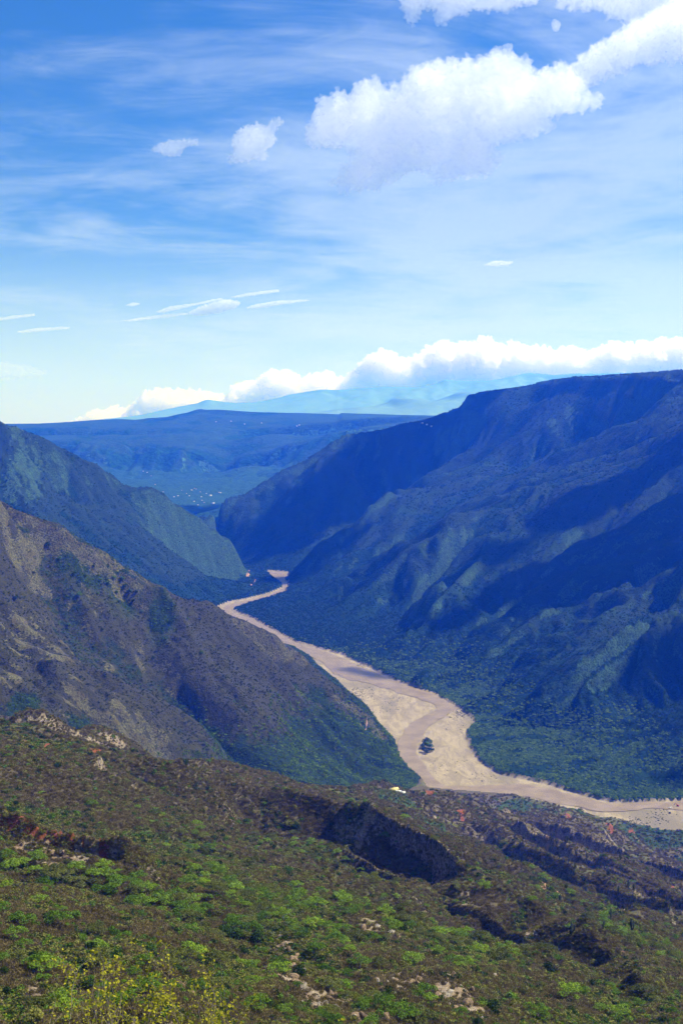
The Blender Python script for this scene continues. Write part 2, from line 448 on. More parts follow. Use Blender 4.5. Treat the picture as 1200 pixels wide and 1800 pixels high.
def hit(px, py, rmin=170, rmax=48000):
    """where the line of sight through a photograph pixel meets the ground"""
    dx, dy, dz = ray(px, py)
    h = math.hypot(dx, dy)
    r = np.exp(np.arange(math.log(rmin), math.log(rmax), 0.0007))
    x, y, z = dx / h * r, dy / h * r, CAM_Z + dz / h * r
    k = np.where(z <= zat(x, y))[0]
    if len(k) == 0:
        return None
    k = k[0]
    return float(x[k]), float(y[k]), float(zat(x[k:k + 1], y[k:k + 1])[0])

# ------------------------------------------------------------------ where each hill begins and ends (plan view)
gFK = [P(-300, 1262, 1420)[:2], P(0, 1275, 1500)[:2], P(0, 1258, 1880)[:2], P(150, 1320, 2000)[:2], P(300, 1350, 2120)[:2], P(450, 1385, 2250)[:2], P(580, 1402, 2350)[:2], P(730, 1390, 2540)[:2]]
gFK = [(-5000, 1650), (-1000, 1700)] + gFK[2:]
vFG = [(-430, 4750), (-700, 4300), (-1300, 3900), (-2000, 3700), (-3000, 3600), (-9000, 3600)]
gorge = [(-470, 6150), (-500, 6300), (-700, 6900), (-1000, 7900), (-1200, 8600)]
nb = [p[:2] for p in NB]
iF, iT = near_bank.index((738, 1368)), near_bank.index((385, 1080))
polyF = gFK + nb[iF:iT + 1] + vFG
polyG = vFG[::-1] + nb[iT:] + gorge + [(-9000, 8600)]
polyK = [(-5000, 0)] + gFK + nb[:iF + 1][::-1] + [(3000, 0)]
REG = np.full(Z.shape, 3)
REG[inpoly(GX, GY, polyK)] = 0
REG[inpoly(GX, GY, polyF)] = 1
REG[inpoly(GX, GY, polyG)] = 2
REG[GY > 7900] = 4
REG[RR > 21000] = 5
REG[RR > 32000] = 6
REG[INRIV] = 7

# ------------------------------------------------------------------ ground cover (real colours of soil, rock, scrub and woodland)
def patch(px, py, rad, stretch=1.0, rot=0.0):
    """soft mask of a patch of ground round the point seen at a photograph pixel"""
    h = hit(px, py, 1650 if (py < 1300 and px < 740) else 170)
    if h is None:
        return np.zeros(Z.shape)
    m = rad * math.hypot(h[0], h[1]) / FPX
    x = GX - h[0]; y = (GY - h[1]) / stretch
    d2 = (x * x + y * y) / (m * m)
    return np.exp(-np.minimum(d2, 40) * 0.9)

nA = fbm(GX / 420, GY / 420, 4, 11)
nB = fbm(GX / 90, GY / 90, 4, 23)
nC = fbm(GX / 22, GY / 22, 4, 37)
nD = fbm(GX / 6, GY / 6, 3, 41)
gully = smooth(0.25, -0.35, ero + CURV * 0.5)
HT = Z
STEEP = np.minimum(0.6 + 0.7 * SLOPE, 1.6)
green = np.zeros_like(Z); rock = np.zeros_like(Z); red = np.zeros_like(Z); grass = np.zeros_like(Z)
k = REG == 0
green = np.where(k, smooth(0.35, 0.85, gully * 0.75 + nA * 0.5 + nB * 0.5 + 0.12), green)
grass = np.where(k, smooth(-0.1, 0.5, nA + nB * 0.5 + ero * 0.3), grass)
k = REG == 1
green = np.where(k, np.clip(smooth(230, 40, HT + nB * 120) * 0.9 + smooth(0.5, 1.0, gully + nB * 0.6) * 0.5, 0, 1), green)
grass = np.where(k, 0.35 * smooth(0.1, 0.7, nA + nB * 0.4), grass)
k = REG == 2
green = np.where(k, np.clip(smooth(150, 20, HT + nB * 60) + smooth(0.4, 1.0, gully + nB * 0.7) * 0.6, 0, 1), green)
grass = np.where(k, smooth(0, 0.6, nB), grass)
k = REG == 3
green = np.where(k, np.clip(smooth(230, 60, HT + nB * 120 + nA * 90) + smooth(0.35, 0.95, gully + nB * 0.7) * 0.75, 0, 1), green)
grass = np.where(k, smooth(-0.1, 0.5, ero * 0.5 + nA * 0.6 + nB * 0.3), grass)
k = REG >= 4
flr = smooth(420, 200, HT) * (REG == 4)
green = np.where(k, smooth(-0.4, 0.5, nA + nB * 0.3 + 0.1 - ero * 0.4) * (1 - 0.55 * flr), green)
grass = np.where(k, np.maximum(smooth(0, 0.5, nB), flr), grass)
rock = np.maximum(rock, smooth(1.15, 1.7, SLOPE + nC * 0.35) * 0.6)
# meadow on the near spur, woods and lawns on the foreground hill
for a in ((150, 1000, 30), (215, 1035, 34), (120, 965, 22), (285, 1085, 26)):
    p_ = patch(*a, stretch=2.0); grass = np.maximum(grass, np.minimum(1, p_ * 1.4)); green = np.maximum(green, smooth(0.25, 0.8, p_ + nC * 0.4) * 0.7)
for a in ((330, 1500, 60), (420, 1560, 70), (250, 1590, 40), (330, 1610, 50), (560, 1600, 60), (700, 1410, 60), (640, 1430, 50), (760, 1450, 40), (730, 1640, 60), (850, 1660, 60), (870, 1535, 40), (960, 1555, 40),
          (1060, 1600, 40), (560, 1500, 40), (470, 1640, 50), (100, 1540, 40), (1120, 1640, 40), (150, 1290, 40), (40, 1255, 40)):
    green = np.maximum(green, smooth(0.25, 0.9, patch(*a, stretch=1.6) + nC * 0.35 + nB * 0.2))
brown = np.zeros_like(Z)
for a, st in (((160, 1620, 60), 1.2), ((260, 1640, 45), 1.2), ((60, 1620, 50), 1.2), ((330, 1680, 30), 1.2), ((90, 1400, 50), 1.5), ((200, 1440, 40), 1.5), ((250, 1380, 50), 1.5), ((420, 1420, 40), 2), ((560, 1470, 40), 2), ((680, 1510, 50), 2), ((860, 1590, 40), 2),
              ((900, 1430, 50), 2), ((1010, 1460, 50), 2), ((1100, 1500, 60), 2), ((1160, 1560, 50), 2), ((900, 1520, 20), 2), ((960, 1620, 36), 2), ((1050, 1690, 40), 2), ((1150, 1620, 30), 2), ((500, 1700, 50), 1.4), ((420, 1690, 30), 1.2), ((640, 1690, 50), 1.4),
              ((720, 1740, 60), 1.4), ((800, 1700, 40), 1.4), ((900, 1740, 50), 1.4), ((1000, 1760, 60), 1.4), ((560, 1760, 50), 1.4), ((240, 1500, 36), 1.3), ((50, 1720, 70), 1.2), ((170, 1750, 70), 1.2), ((300, 1750, 60), 1.2), ((20, 1660, 50), 1.2), ((1060, 1480, 70), 2), ((1180, 1520, 60), 2), ((960, 1450, 40), 2), ((300, 1545, 30), 1.2), ((380, 1380, 30), 2), ((60, 1500, 40), .8), ((470, 1560, 20), 1.3)):
    brown = np.maximum(brown, patch(*a, stretch=st))
brown = smooth(0.2, 0.65, brown + nC * 0.25 + nB * 0.15)
green = green * (1 - 0.8 * brown); grass = np.where(REG == 0, grass * (1 - 0.7 * brown), grass)
for a in ((1020, 1430, 30), (1100, 1465, 30), (1180, 1478, 30)):
    green = np.maximum(green, patch(*a, stretch=1.5))
for a, st in (((215, 1285, 26), 2.0), ((205, 1235, 16), 2.5), ((190, 1180, 12), 3), ((45, 1120, 34), 3), ((95, 1160, 30), 3), ((20, 1185, 22), 2.5), ((130, 1205, 22), 3), ((40, 815, 16), 3), ((25, 842, 16), 3), ((55, 835, 14), 3), ((60, 860, 12), 3), ((30, 757, 9), 3), ((670, 1270, 14), 3), 
              ((400, 1062, 10), 3), ((500, 1700, 32), 1.5), ((545, 1745, 34), 1.5), ((480, 1665, 20), 1.2), ((620, 1760, 45), 1.4), ((680, 1790, 40), 1.4), ((655, 1635, 20), 1.2), ((690, 1640, 15), 1.2), ((700, 1720, 30), 1.3),
              ((780, 1740, 30), 1.3), ((865, 1700, 18), 1.3), ((830, 1780, 26), 1.3), ((740, 1590, 12), 2), ((820, 1585, 8), 3), ((640, 1465, 14), 2), ((590, 1465, 12), 2), ((330, 1745, 12), 1.6), ((60, 1490, 40), 1.0), ((110, 1505, 36), 1.0),
              ((940, 1640, 9), 4), ((400, 1445, 9), 1.5), ((20, 1755, 30), 1.2), ((800, 980, 7), 3), ((790, 930, 6), 3), ((970, 745, 8), 4), ((800, 780, 9), 3), ((1000, 725, 10), 3)):
    if a[1] > 1580:
        a = (a[0], a[1], a[2] * 1.6)
    p_ = patch(*a, stretch=st)
    rock = np.maximum(rock, smooth(*((0.28, 0.6) if a[1] < 900 else ((0.30, 0.66) if a[1] > 1440 else (0.45, 0.85))), p_ * 0.85 + VEIN * 0.5 + nC * (0.15 if a[1] > 1580 else 0.35) + nD * 0.7) * smooth(0.05, 0.25, p_) * 0.8)
for a, st in (((0, 1440, 22), .6), ((25, 1448, 22), .6), ((50, 1458, 22), .6), ((75, 1464, 22), .6), ((100, 1472, 20), .6), ((125, 1478, 20), .6), ((150, 1485, 18), .6), ((185, 1495, 14), .6), ((436, 1370, 10), 1.2), ((40, 1302, 16), 1.5), ((85, 1310, 12), 1.5), ((322, 1722, 14), 1.0), ((755, 1391, 10), 3),
              ((810, 1425, 10), 3), ((1000, 1440, 12), 3), ((1070, 1452, 9), 3), ((1110, 1462, 7), 3), ((1180, 1560, 8), 2), ((170, 1320, 9), 2)):
    p_ = patch(*a, stretch=st); red = np.maximum(red, smooth(0.5, 0.85, p_ * 1.05 + nC * 0.5 + nD * 0.8) * smooth(0.05, 0.25, p_) * 0.95)
cliff = (REG == 3) & (Z > 940) & (SLOPE > 0.45)
rock = np.where(cliff, np.maximum(rock, 0.35), rock)
BASE = np.empty(Z.shape + (4,), np.float32)
BASE[..., 0] = green; BASE[..., 1] = np.clip(rock, 0, 1); BASE[..., 2] = np.clip(red, 0, 1); BASE[..., 3] = grass

def make_mesh(name, co, quads, mats, colors=None, smooth_=True, link=True):
    me = bpy.data.meshes.new(name)
    me.vertices.add(len(co)); me.vertices.foreach_set('co', np.ascontiguousarray(co, np.float32).ravel())
    q = np.ascontiguousarray(quads, np.int32)
    me.loops.add(q.size); me.loops.foreach_set('vertex_index', q.ravel())
    me.polygons.add(len(q)); me.polygons.foreach_set('loop_start', np.arange(0, q.size, q.shape[1], dtype=np.int32))
    if smooth_:
        me.polygons.foreach_set('use_smooth', np.ones(len(q), bool))
    if colors is not None:
        at = me.color_attributes.new('cover', 'FLOAT_COLOR', 'POINT')
        at.data.foreach_set('color', np.ascontiguousarray(colors, np.float32).ravel())
    me.update(calc_edges=True)
    for m in (mats if isinstance(mats, (list, tuple)) else [mats]):
        me.materials.append(m)
    o = bpy.data.objects.new(name, me)
    if link:
        COL.objects.link(o)
    return o

def material(name):
    m = bpy.data.materials.new(name); m.use_nodes = True
    return m, NT(m.node_tree)

def finish(t, col, rough=0.9, bump=None, spec=0.2, **kw):
    b = t.n('ShaderNodeBsdfPrincipled', {'Base Color': col, 'Roughness': rough, 'Specular IOR Level': spec})
    if bump is not None:
        t.set(b, 'Normal', bump)
    t.n('ShaderNodeOutputMaterial', {'Surface': b})
    return b

# hillsides: scrub, grass, woodland, rock and red earth by the cover attribute
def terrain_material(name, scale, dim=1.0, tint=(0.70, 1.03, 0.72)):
    m, t = material(name)
    at = t.n('ShaderNodeAttribute', attribute_name='cover')
    sp = t.n('ShaderNodeSeparateColor', {0: at.outputs['Color']})
    geo = t.n('ShaderNodeNewGeometry')
    pos = geo.outputs['Position']
    f1 = t.noise(pos, 1.0 / (9 * scale), 6, 0.65)
    f2 = t.noise(pos, 1.0 / (2.2 * scale), 5, 0.7)
    f3 = t.noise(pos, 1.0 / (60 * scale), 4, 0.6)
    scrub = t.mix(t.ss(f2, 0.35, 0.68), rgb(0.060, 0.050, 0.026), rgb(0.128, 0.105, 0.052))
    scrub = t.mix(t.ss(f3, 0.35, 0.65), scrub, t.mix(0.5, scrub, rgb(0.085, 0.075, 0.055)))
    grass = t.mix(t.ss(f2, 0.35, 0.65), rgb(0.055, 0.066, 0.020), rgb(0.12, 0.125, 0.042))
    c = t.mix(t.math('MULTIPLY', t.ss(t.math('ADD', at.outputs['Alpha'], t.math('MULTIPLY', t.math('SUBTRACT', f1, 0.5), 1.2)), 0.3, 0.75), 0.75), scrub, grass)
    wood = t.mix(t.ss(f2, 0.38, 0.66), rgb(0.016, 0.030, 0.009), rgb(0.060, 0.098, 0.022))
    g = t.ss(t.math('ADD', sp.outputs[0], t.math('MULTIPLY', t.math('SUBTRACT', f1, 0.5), 1.3)), 0.38, 0.66)
    c = t.mix(g, c, wood)
    rk = t.mix(t.ss(f2, 0.3, 0.7), rgb(0.10, 0.08, 0.058), rgb(0.36, 0.30, 0.22))
    rk = t.mix(t.ss(f1, 0.4, 0.7), rk, rgb(0.19, 0.13, 0.08))
    c = t.mix(t.ss(t.math('ADD', sp.outputs[1], t.math('MULTIPLY', t.math('SUBTRACT', f2, 0.5), 1.5)), 0.35, 0.65), c, rk)
    rd = t.mix(f2, rgb(0.075, 0.024, 0.013), rgb(0.26, 0.092, 0.042))
    c = t.mix(t.ss(t.math('ADD', sp.outputs[2], t.math('MULTIPLY', t.math('SUBTRACT', f2, 0.5), 0.9)), 0.35, 0.65), c, rd)
    bp = t.n('ShaderNodeBump', {'Strength': 0.9, 'Distance': 2.0 * scale, 'Height': t.math('ADD', f2, t.math('MULTIPLY', f1, 1.5))})
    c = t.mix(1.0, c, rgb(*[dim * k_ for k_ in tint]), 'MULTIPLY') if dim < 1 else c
    finish(t, c, 0.95, bp, 0.1)
    return m

M_near = terrain_material('scrub_ground', 0.8)
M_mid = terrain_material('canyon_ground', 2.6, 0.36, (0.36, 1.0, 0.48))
m, t = material('hazed_range_ground')
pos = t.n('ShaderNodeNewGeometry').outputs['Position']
finish(t, t.mix(t.noise(pos, 1 / 900., 4, 0.5), rgb(0.085, 0.175, 0.175), rgb(0.125, 0.235, 0.23)), 0.95)  # pale blue-green of distance haze, painted into the ground colour of both ranges
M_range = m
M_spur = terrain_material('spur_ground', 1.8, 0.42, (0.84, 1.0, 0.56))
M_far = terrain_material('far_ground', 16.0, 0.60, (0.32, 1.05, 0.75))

m, t = material('river_sand')
pos = t.n('ShaderNodeNewGeometry').outputs['Position']
mpn = t.n('ShaderNodeMapping', {'Vector': pos, 'Rotation': (0, 0, R(35)), 'Scale': (1, 0.28, 1)})
a = t.noise(mpn, 1 / 24., 8, 0.7, dist=1.2); b = t.noise(pos, 1 / 9., 6, 0.7); d_ = t.noise(mpn, 1 / 160., 4, 0.55)
c = t.mix(t.ss(a, 0.36, 0.64), rgb(0.178, 0.146, 0.097), rgb(0.280, 0.232, 0.158))
c = t.mix(t.ss(d_, 0.5, 0.62), c, rgb(0.155, 0.132, 0.095))
c = t.mix(t.math('MULTIPLY', t.ss(b, 0.56, 0.68), t.ss(d_, 0.46, 0.6)), c, rgb(0.12, 0.125, 0.06))
finish(t, c, 0.95, t.n('ShaderNodeBump', {'Strength': 0.5, 'Distance': 1.5, 'Height': b}), 0.1)
M_sand = m

m, t = material('silty_water')
pos = t.n('ShaderNodeNewGeometry').outputs['Position']
a = t.noise(pos, 1 / 40., 5, 0.6); b = t.noise(pos, 1 / 4., 5, 0.65)
c = t.mix(t.ss(a, 0.35, 0.65), rgb(0.158, 0.115, 0.066), rgb(0.215, 0.162, 0.100))
finish(t, c, 0.45, t.n('ShaderNodeBump', {'Strength': 0.5, 'Distance': 0.5, 'Height': b}), 0.3)
M_water = m

IDX = np.arange(nv * nt).reshape(nv, nt)
QUADS = np.stack([IDX[:-1, :-1], IDX[:-1, 1:], IDX[1:, 1:], IDX[1:, :-1]], -1).reshape(-1, 4)
QREG = REG[:-1, :-1].ravel()
CO = np.stack([GX, GY, Z], -1).reshape(-1, 3)
COVER = BASE.reshape(-1, 4)

def emit(name, regs, mat):
    q = QUADS[np.isin(QREG, regs)]
    u, inv = np.unique(q, return_inverse=True)
    o = make_mesh(name, CO[u], inv.reshape(-1, 4), mat, COVER[u])
    o['kind'] = 'structure'
    return o

emit('foreground_hillside', [0], M_near)
emit('left_ridge', [1], M_spur)
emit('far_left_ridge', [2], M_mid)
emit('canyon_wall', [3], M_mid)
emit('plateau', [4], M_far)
emit('mountain_range', [5], M_range)
emit('distant_mountain_range', [6], M_range)
emit('riverbed', [7], M_sand)

# the slope right below the lookout, and the lowland that carries everything to the horizon
rr = np.exp(np.linspace(math.log(1.2), V[0] + D, 120)); tt = np.linspace(TH[0], TH[-1], 160)
rx = rr[:, None] * np.sin(tt)[None]; ry = rr[:, None] * np.cos(tt)[None]
zb = samp(Z, 165.0 * np.sin(tt), 165.0 * np.cos(tt))[None]
prof = np.interp(rr, [0, 1.2, 4, 8, 20, 60, 165], [0, 0.005, 0.02, 0.046, 0.13, 0.40, 1.0])[:, None]
zr = 798.3 + (zb - 798.3) * prof + fbm(rx / 6, ry / 6, 3, 5) * np.minimum(rr * 0.05, 2.0)[:, None] * (1 - smooth(100, 165, rr))[:, None]
ii = np.arange(rx.size).reshape(rx.shape)
o = make_mesh('lookout_slope', np.stack([rx, ry, zr], -1).reshape(-1, 3), np.stack([ii[:-1, :-1], ii[:-1, 1:], ii[1:, 1:], ii[1:, :-1]], -1).reshape(-1, 4), M_near,
              np.tile(np.array([0.2, 0.1, 0.05, 0.5], np.float32), (rx.size, 1)))
o['kind'] = 'structure'
o = make_mesh('lowland', np.array([(-60000, -20000, -12), (60000, -20000, -12), (60000, 70000, -12), (-60000, 70000, -12)]), np.array([[0, 1, 2, 3]]), M_far)
o['kind'] = 'structure'

# the brown river, a sheet just above its bed
edge = [((1900, 1440), (1900, 1396)), ((1400, 1436), (1400, 1403)), ((1250, 1430), (1250, 1408)), ((1150, 1421), (1150, 1409.5)), ((1080, 1427), (1075, 1412)), ((1015, 1420), (1000, 1396)), ((935, 1402), (928, 1379)), ((870, 1393), (874, 1380)),
        ((790, 1389), (792, 1381)), ((752, 1384), (772, 1376)), ((737, 1366), (752, 1354)), ((703, 1331), (733, 1325)), ((701, 1302), (738, 1300)), ((716, 1279), (752, 1278)), ((737, 1262), (778, 1262)), ((763, 1250), (802, 1245)),
        ((764, 1240), (800, 1238)), ((742, 1231), (778, 1226)), ((705, 1219), (740, 1211)), ((655, 1203), (684, 1193)), ((600, 1190), (622, 1167)), ((562, 1163), (582, 1148)), ((515, 1137), (528, 1132)), ((462, 1107), (469, 1101)),
        ((438, 1094), (443, 1088)), ((402, 1084), (414, 1079)), ((396, 1066), (408, 1069)), ((432, 1056), (433, 1060)), ((470, 1046), (472, 1049.5)), ((495, 1035), (501, 1039)), ((496, 1026), (505, 1028)), ((480, 1014), (503, 1017)), ((468, 1004), (502, 1007))]
lp = np.array([PZ(*a, 0.45)[:2] for a, b in edge]); rp = np.array([PZ(*b, 0.45)[:2] for a, b in edge])
def spline(p, n=8):
    out = []
    for i in range(len(p) - 1):
        p0, p1, p2, p3 = p[max(i - 1, 0)], p[i], p[i + 1], p[min(i + 2, len(p) - 1)]
        for t_ in np.linspace(0, 1, n, endpoint=False):
            out.append(0.5 * ((2 * p1) + (-p0 + p2) * t_ + (2 * p0 - 5 * p1 + 4 * p2 - p3) * t_ ** 2 + (-p0 + 3 * p1 - 3 * p2 + p3) * t_ ** 3))
    out.append(p[-1])
    return np.array(out)
lp = spline(lp); rp = spline(rp)
wob = fbm(lp[:, 0] / 45, lp[:, 1] / 45, 3, 77)[:, None] * 0.22
lp2 = lp + (lp - rp) * wob; rp2 = rp + (rp - lp) * fbm(rp[:, 0] / 45, rp[:, 1] / 45, 3, 78)[:, None] * 0.22
n = len(lp)
co = np.zeros((2 * n, 3)); co[:n, :2] = lp2; co[n:, :2] = rp2; co[:, 2] = 0.75
q = np.array([[i, i + 1, n + i + 1, n + i] for i in range(n - 1)])
o = make_mesh('river', co, q, M_water)
o['kind'] = 'structure'

# ------------------------------------------------------------------ plants
rng = np.random.default_rng(7)
random.seed(7)

def leaf_material(name, dark, light, trans=0.25, attr=True):
    m, t = material(name)
    oi = t.n('ShaderNodeObjectInfo')
    rnd = oi.outputs['Random']
    pos = t.n('ShaderNodeNewGeometry').outputs['Position']
    nz = t.noise(pos, 0.9, 3, 0.6)
    f = t.math('ADD', t.math('MULTIPLY', rnd, 0.65), t.math('MULTIPLY', t.math('SUBTRACT', nz, 0.35), 0.9), clamp=True)
    c = t.mix(f, dark, light)
    d = t.n('ShaderNodeBsdfDiffuse', {'Color': c})
    tr = t.n('ShaderNodeBsdfTranslucent', {'Color': c})
    mx = t.n('ShaderNodeMixShader', {0: trans, 1: d, 2: tr})
    t.n('ShaderNodeOutputMaterial', {'Surface': mx})
    return m

M_dry = leaf_material('dry_twigs', rgb(0.060, 0.049, 0.022), rgb(0.250, 0.200, 0.090), 0.3)
M_olive = leaf_material('olive_leaves', rgb(0.070, 0.078, 0.020), rgb(0.215, 0.215, 0.052))
M_green = leaf_material('green_leaves', rgb(0.036, 0.076, 0.010), rgb(0.135, 0.230, 0.022))
M_acacia = leaf_material('acacia_leaves', rgb(0.070, 0.130, 0.014), rgb(0.225, 0.330, 0.032), 0.3)
M_acold = leaf_material('dull_acacia_leaves', rgb(0.058, 0.072, 0.018), rgb(0.165, 0.180, 0.046), 0.3)
M_spurleaf = leaf_material('spur_scrub_leaves', rgb(0.030, 0.034, 0.013), rgb(0.110, 0.112, 0.036))
M_deep = leaf_material('dark_leaves', rgb(0.012, 0.026, 0.007), rgb(0.045, 0.078, 0.016))
M_wood = leaf_material('woodland_leaves', rgb(0.006, 0.020, 0.005), rgb(0.030, 0.080, 0.016))
M_slope = leaf_material('slope_scrub_leaves', rgb(0.012, 0.022, 0.007), rgb(0.052, 0.074, 0.020))
M_yellow = leaf_material('yellow_leaves', rgb(0.16, 0.16, 0.012), rgb(0.55, 0.50, 0.05), 0.4)
m, t = material('grey_bark')
pos = t.n('ShaderNodeNewGeometry').outputs['Position']
finish(t, t.mix(t.noise(pos, 6, 4, 0.6), rgb(0.06, 0.048, 0.038), rgb(0.20, 0.165, 0.13)), 0.9)
M_bark = m
m, t = material('pale_twig_bark')
pos = t.n('ShaderNodeNewGeometry').outputs['Position']
finish(t, t.mix(t.noise(pos, 30, 3, 0.6), rgb(0.07, 0.055, 0.042), rgb(0.24, 0.20, 0.155)), 0.85)
M_twig = m
m, t = material('cactus_skin')
pos = t.n('ShaderNodeNewGeometry').outputs['Position']
finish(t, t.mix(t.noise(pos, 1.5, 3, 0.6), rgb(0.020, 0.030, 0.014), rgb(0.055, 0.070, 0.035)), 0.8)
M_cactus = m

def cards(centers, normals, size, rg, jitter=0.5, tri=False):
    """small leaf-sized faces at the given places"""
    n = len(centers)
    nn = normals + rg.normal(0, jitter, (n, 3))
    nn /= np.linalg.norm(nn, axis=1)[:, None] + 1e-9
    r = rg.normal(0, 1, (n, 3)); u = np.cross(nn, r); u /= np.linalg.norm(u, axis=1)[:, None] + 1e-9
    v = np.cross(nn, u)
    s = (size * rg.uniform(0.6, 1.4, n))[:, None]
    asp = rg.uniform(0.45, 0.9, n)[:, None]
    co = np.stack([centers - u * s, centers - v * s * asp, centers + u * s, centers + v * s * asp], 1).reshape(-1, 3)
    return co, np.arange(4 * n).reshape(n, 4)

def dome_points(n, rg, rx=1.0, rz=0.8, z0=0.0, lumps=6, inner=0.35):
    """points through a lumpy crown"""
    c = rg.normal(0, 1, (lumps, 3)); c /= np.linalg.norm(c, axis=1)[:, None]; c[:, 2] = np.abs(c[:, 2])
    c *= rg.uniform(0.35, 0.7, lumps)[:, None]
    lr = rg.uniform(0.35, 0.6, lumps)
    k = rg.integers(0, lumps, n)
    d = rg.normal(0, 1, (n, 3)); d /= np.linalg.norm(d, axis=1)[:, None]
    d[:, 2] = np.where(rg.random(n) < 0.75, np.abs(d[:, 2]), d[:, 2])
    rad = lr[k] * (1 - inner * rg.random(n) ** 2)
    p = c[k] + d * rad[:, None]
    p[:, 2] = np.maximum(p[:, 2], -0.1)
    return p * np.array([rx, rx, rz]) + np.array([0, 0, z0]), d

def bush_mesh(name, seed, mat, n=110, size=0.17, rx=1.0, rz=0.9, lumps=6):
    rg = np.random.default_rng(seed)
    p, d = dome_points(n, rg, rx, rz, 0.05, lumps)
    co, q = cards(p, d, size, rg)
    o = make_mesh(name, co, q, mat, smooth_=False, link=False)
    return o

def twig_mesh(name, seed, mat, n=90):
    """leafless thorn scrub: many thin blades fanning out of the ground"""
    rg = np.random.default_rng(seed)
    az = rg.uniform(0, 2 * math.pi, n); el = rg.uniform(0.35, 1.5, n)
    d = np.stack([np.cos(az) * np.cos(el), np.sin(az) * np.cos(el), np.sin(el)], 1)
    base = rg.normal(0, 0.28, (n, 3)); base[:, 2] = rg.uniform(-0.1, 0.35, n)
    ln = rg.uniform(0.45, 1.05, n)[:, None]
    tip = base + d * ln * np.array([1, 1, 0.85])
    s = np.cross(d, rg.normal(0, 1, (n, 3))); s /= np.linalg.norm(s, axis=1)[:, None]
    wd = rg.uniform(0.05, 0.13, n)[:, None]
    mid = (base + tip) / 2 + rg.normal(0, 0.06, (n, 3))
    co = np.stack([base - s * wd * 0.4, mid - s * wd, tip, mid + s * wd], 1).reshape(-1, 3)
    return make_mesh(name, co, np.arange(4 * n).reshape(n, 4), mat, smooth_=False, link=False)

def scatter(name, proto, xs, ys, scl, sink=0.05, zs=1.0):
    """ground cover nobody could count: one object, a copy of one plant at every point"""
    n = len(xs)
    z = zat(xs, ys) - sink * scl
    me = bpy.data.meshes.new(name)
    me.vertices.add(n); me.vertices.foreach_set('co', np.stack([xs, ys, z], 1).astype(np.float32).ravel())
    a = me.attributes.new('scl', 'FLOAT_VECTOR', 'POINT')
    sv = np.stack([scl, scl, scl * zs * rng.uniform(0.75, 1.2, n)], 1).astype(np.float32)
    a.data.foreach_set('vector', sv.ravel())
    a = me.attributes.new('rot', 'FLOAT_VECTOR', 'POINT')
    rv = np.stack([rng.normal(0, 0.12, n), rng.normal(0, 0.12, n), rng.uniform(0, 6.28, n)], 1).astype(np.float32)
    a.data.foreach_set('vector', rv.ravel())
    me.update()
    o = bpy.data.objects.new(name, me); COL.objects.link(o)
    ng = bpy.data.node_groups.new(name, 'GeometryNodeTree')
    ng.interface.new_socket('Geometry', in_out='INPUT', socket_type='NodeSocketGeometry')
    ng.interface.new_socket('Geometry', in_out='OUTPUT', socket_type='NodeSocketGeometry')
    gi = ng.nodes.new('NodeGroupInput'); go = ng.nodes.new('NodeGroupOutput')
    ip = ng.nodes.new('GeometryNodeInstanceOnPoints')
    ob = ng.nodes.new('GeometryNodeObjectInfo'); ob.inputs['Object'].default_value = proto; ob.inputs['As Instance'].default_value = True
    s_ = ng.nodes.new('GeometryNodeInputNamedAttribute'); s_.data_type = 'FLOAT_VECTOR'; s_.inputs[0].default_value = 'scl'
    r_ = ng.nodes.new('GeometryNodeInputNamedAttribute'); r_.data_type = 'FLOAT_VECTOR'; r_.inputs[0].default_value = 'rot'
    lk = ng.links.new
    lk(gi.outputs[0], ip.inputs['Points']); lk(ob.outputs['Geometry'], ip.inputs['Instance'])
    lk(s_.outputs[0], ip.inputs['Scale']); lk(r_.outputs[0], ip.inputs['Rotation'])
    lk(ip.outputs[0], go.inputs[0])
    md = o.modifiers.new('plants', 'NODES'); md.node_group = ng
    o['kind'] = 'stuff'
    return o

def logpolar(n, r0, r1, half=0.31):
    th = rng.uniform(-half, half, n); r = np.exp(rng.uniform(math.log(r0), math.log(r1), n))
    return r * np.sin(th), r * np.cos(th), r

def pick(n, r0, r1, regs, weight):
    x, y, r = logpolar(n, r0, r1)
    reg = samp(REG, x, y)
    w_ = weight(x, y, r) * np.isin(reg, regs)
    k = rng.random(n) < w_
    return x[k], y[k], r[k]

ROCKY = np.clip(blur(np.clip(rock + red, 0, 1), 4) * 1.6, 0, 1)
# dry thorn scrub over the near hillside
wscrub = lambda x, y, r: (1 - 0.85 * samp(ROCKY, x, y)) * (1 - 0.75 * smooth(0.3, 0.8, samp(green, x, y))) * (0.55 + 0.45 * smooth(0.0, -0.4, samp(grass, x, y) - 0.5)) * (0.8 + 0.2 * smooth(-0.25, 0.2, samp(nC, x, y))) * samp(STEEP, x, y)
x, y, r = pick(560000, 200, 2500, [0], wscrub)
k = rng.integers(0, 3, len(x)); s = rng.uniform(0.65, 1.35, len(x)) * np.clip(0.75 + r * 0.0009, 0.8, 2.6)
for i in range(3):
    pr = twig_mesh('thorn_bush', 10 + i, M_dry) if i < 2 else bush_mesh('thorn_bush', 12, M_dry, 80, 0.14)
    scatter('thorn_scrub', pr, x[k == i], y[k == i], s[k == i])
x2, y2, r2 = pick(260000, 400, 1300, [0], lambda x, y, r: 0.8 * smooth(0.3, 0.75, samp(SLOPE, x, y)))
scatter('ravine_scrub', bush_mesh('ravine_bush', 15, M_olive, 70, 0.17), x2[::2], y2[::2], rng.uniform(0.8, 1.7, len(x2[::2])))
scatter('ravine_scrub', twig_mesh('ravine_thorn_bush', 16, M_dry), x2[1::2], y2[1::2], rng.uniform(0.8, 1.6, len(x2[1::2])))
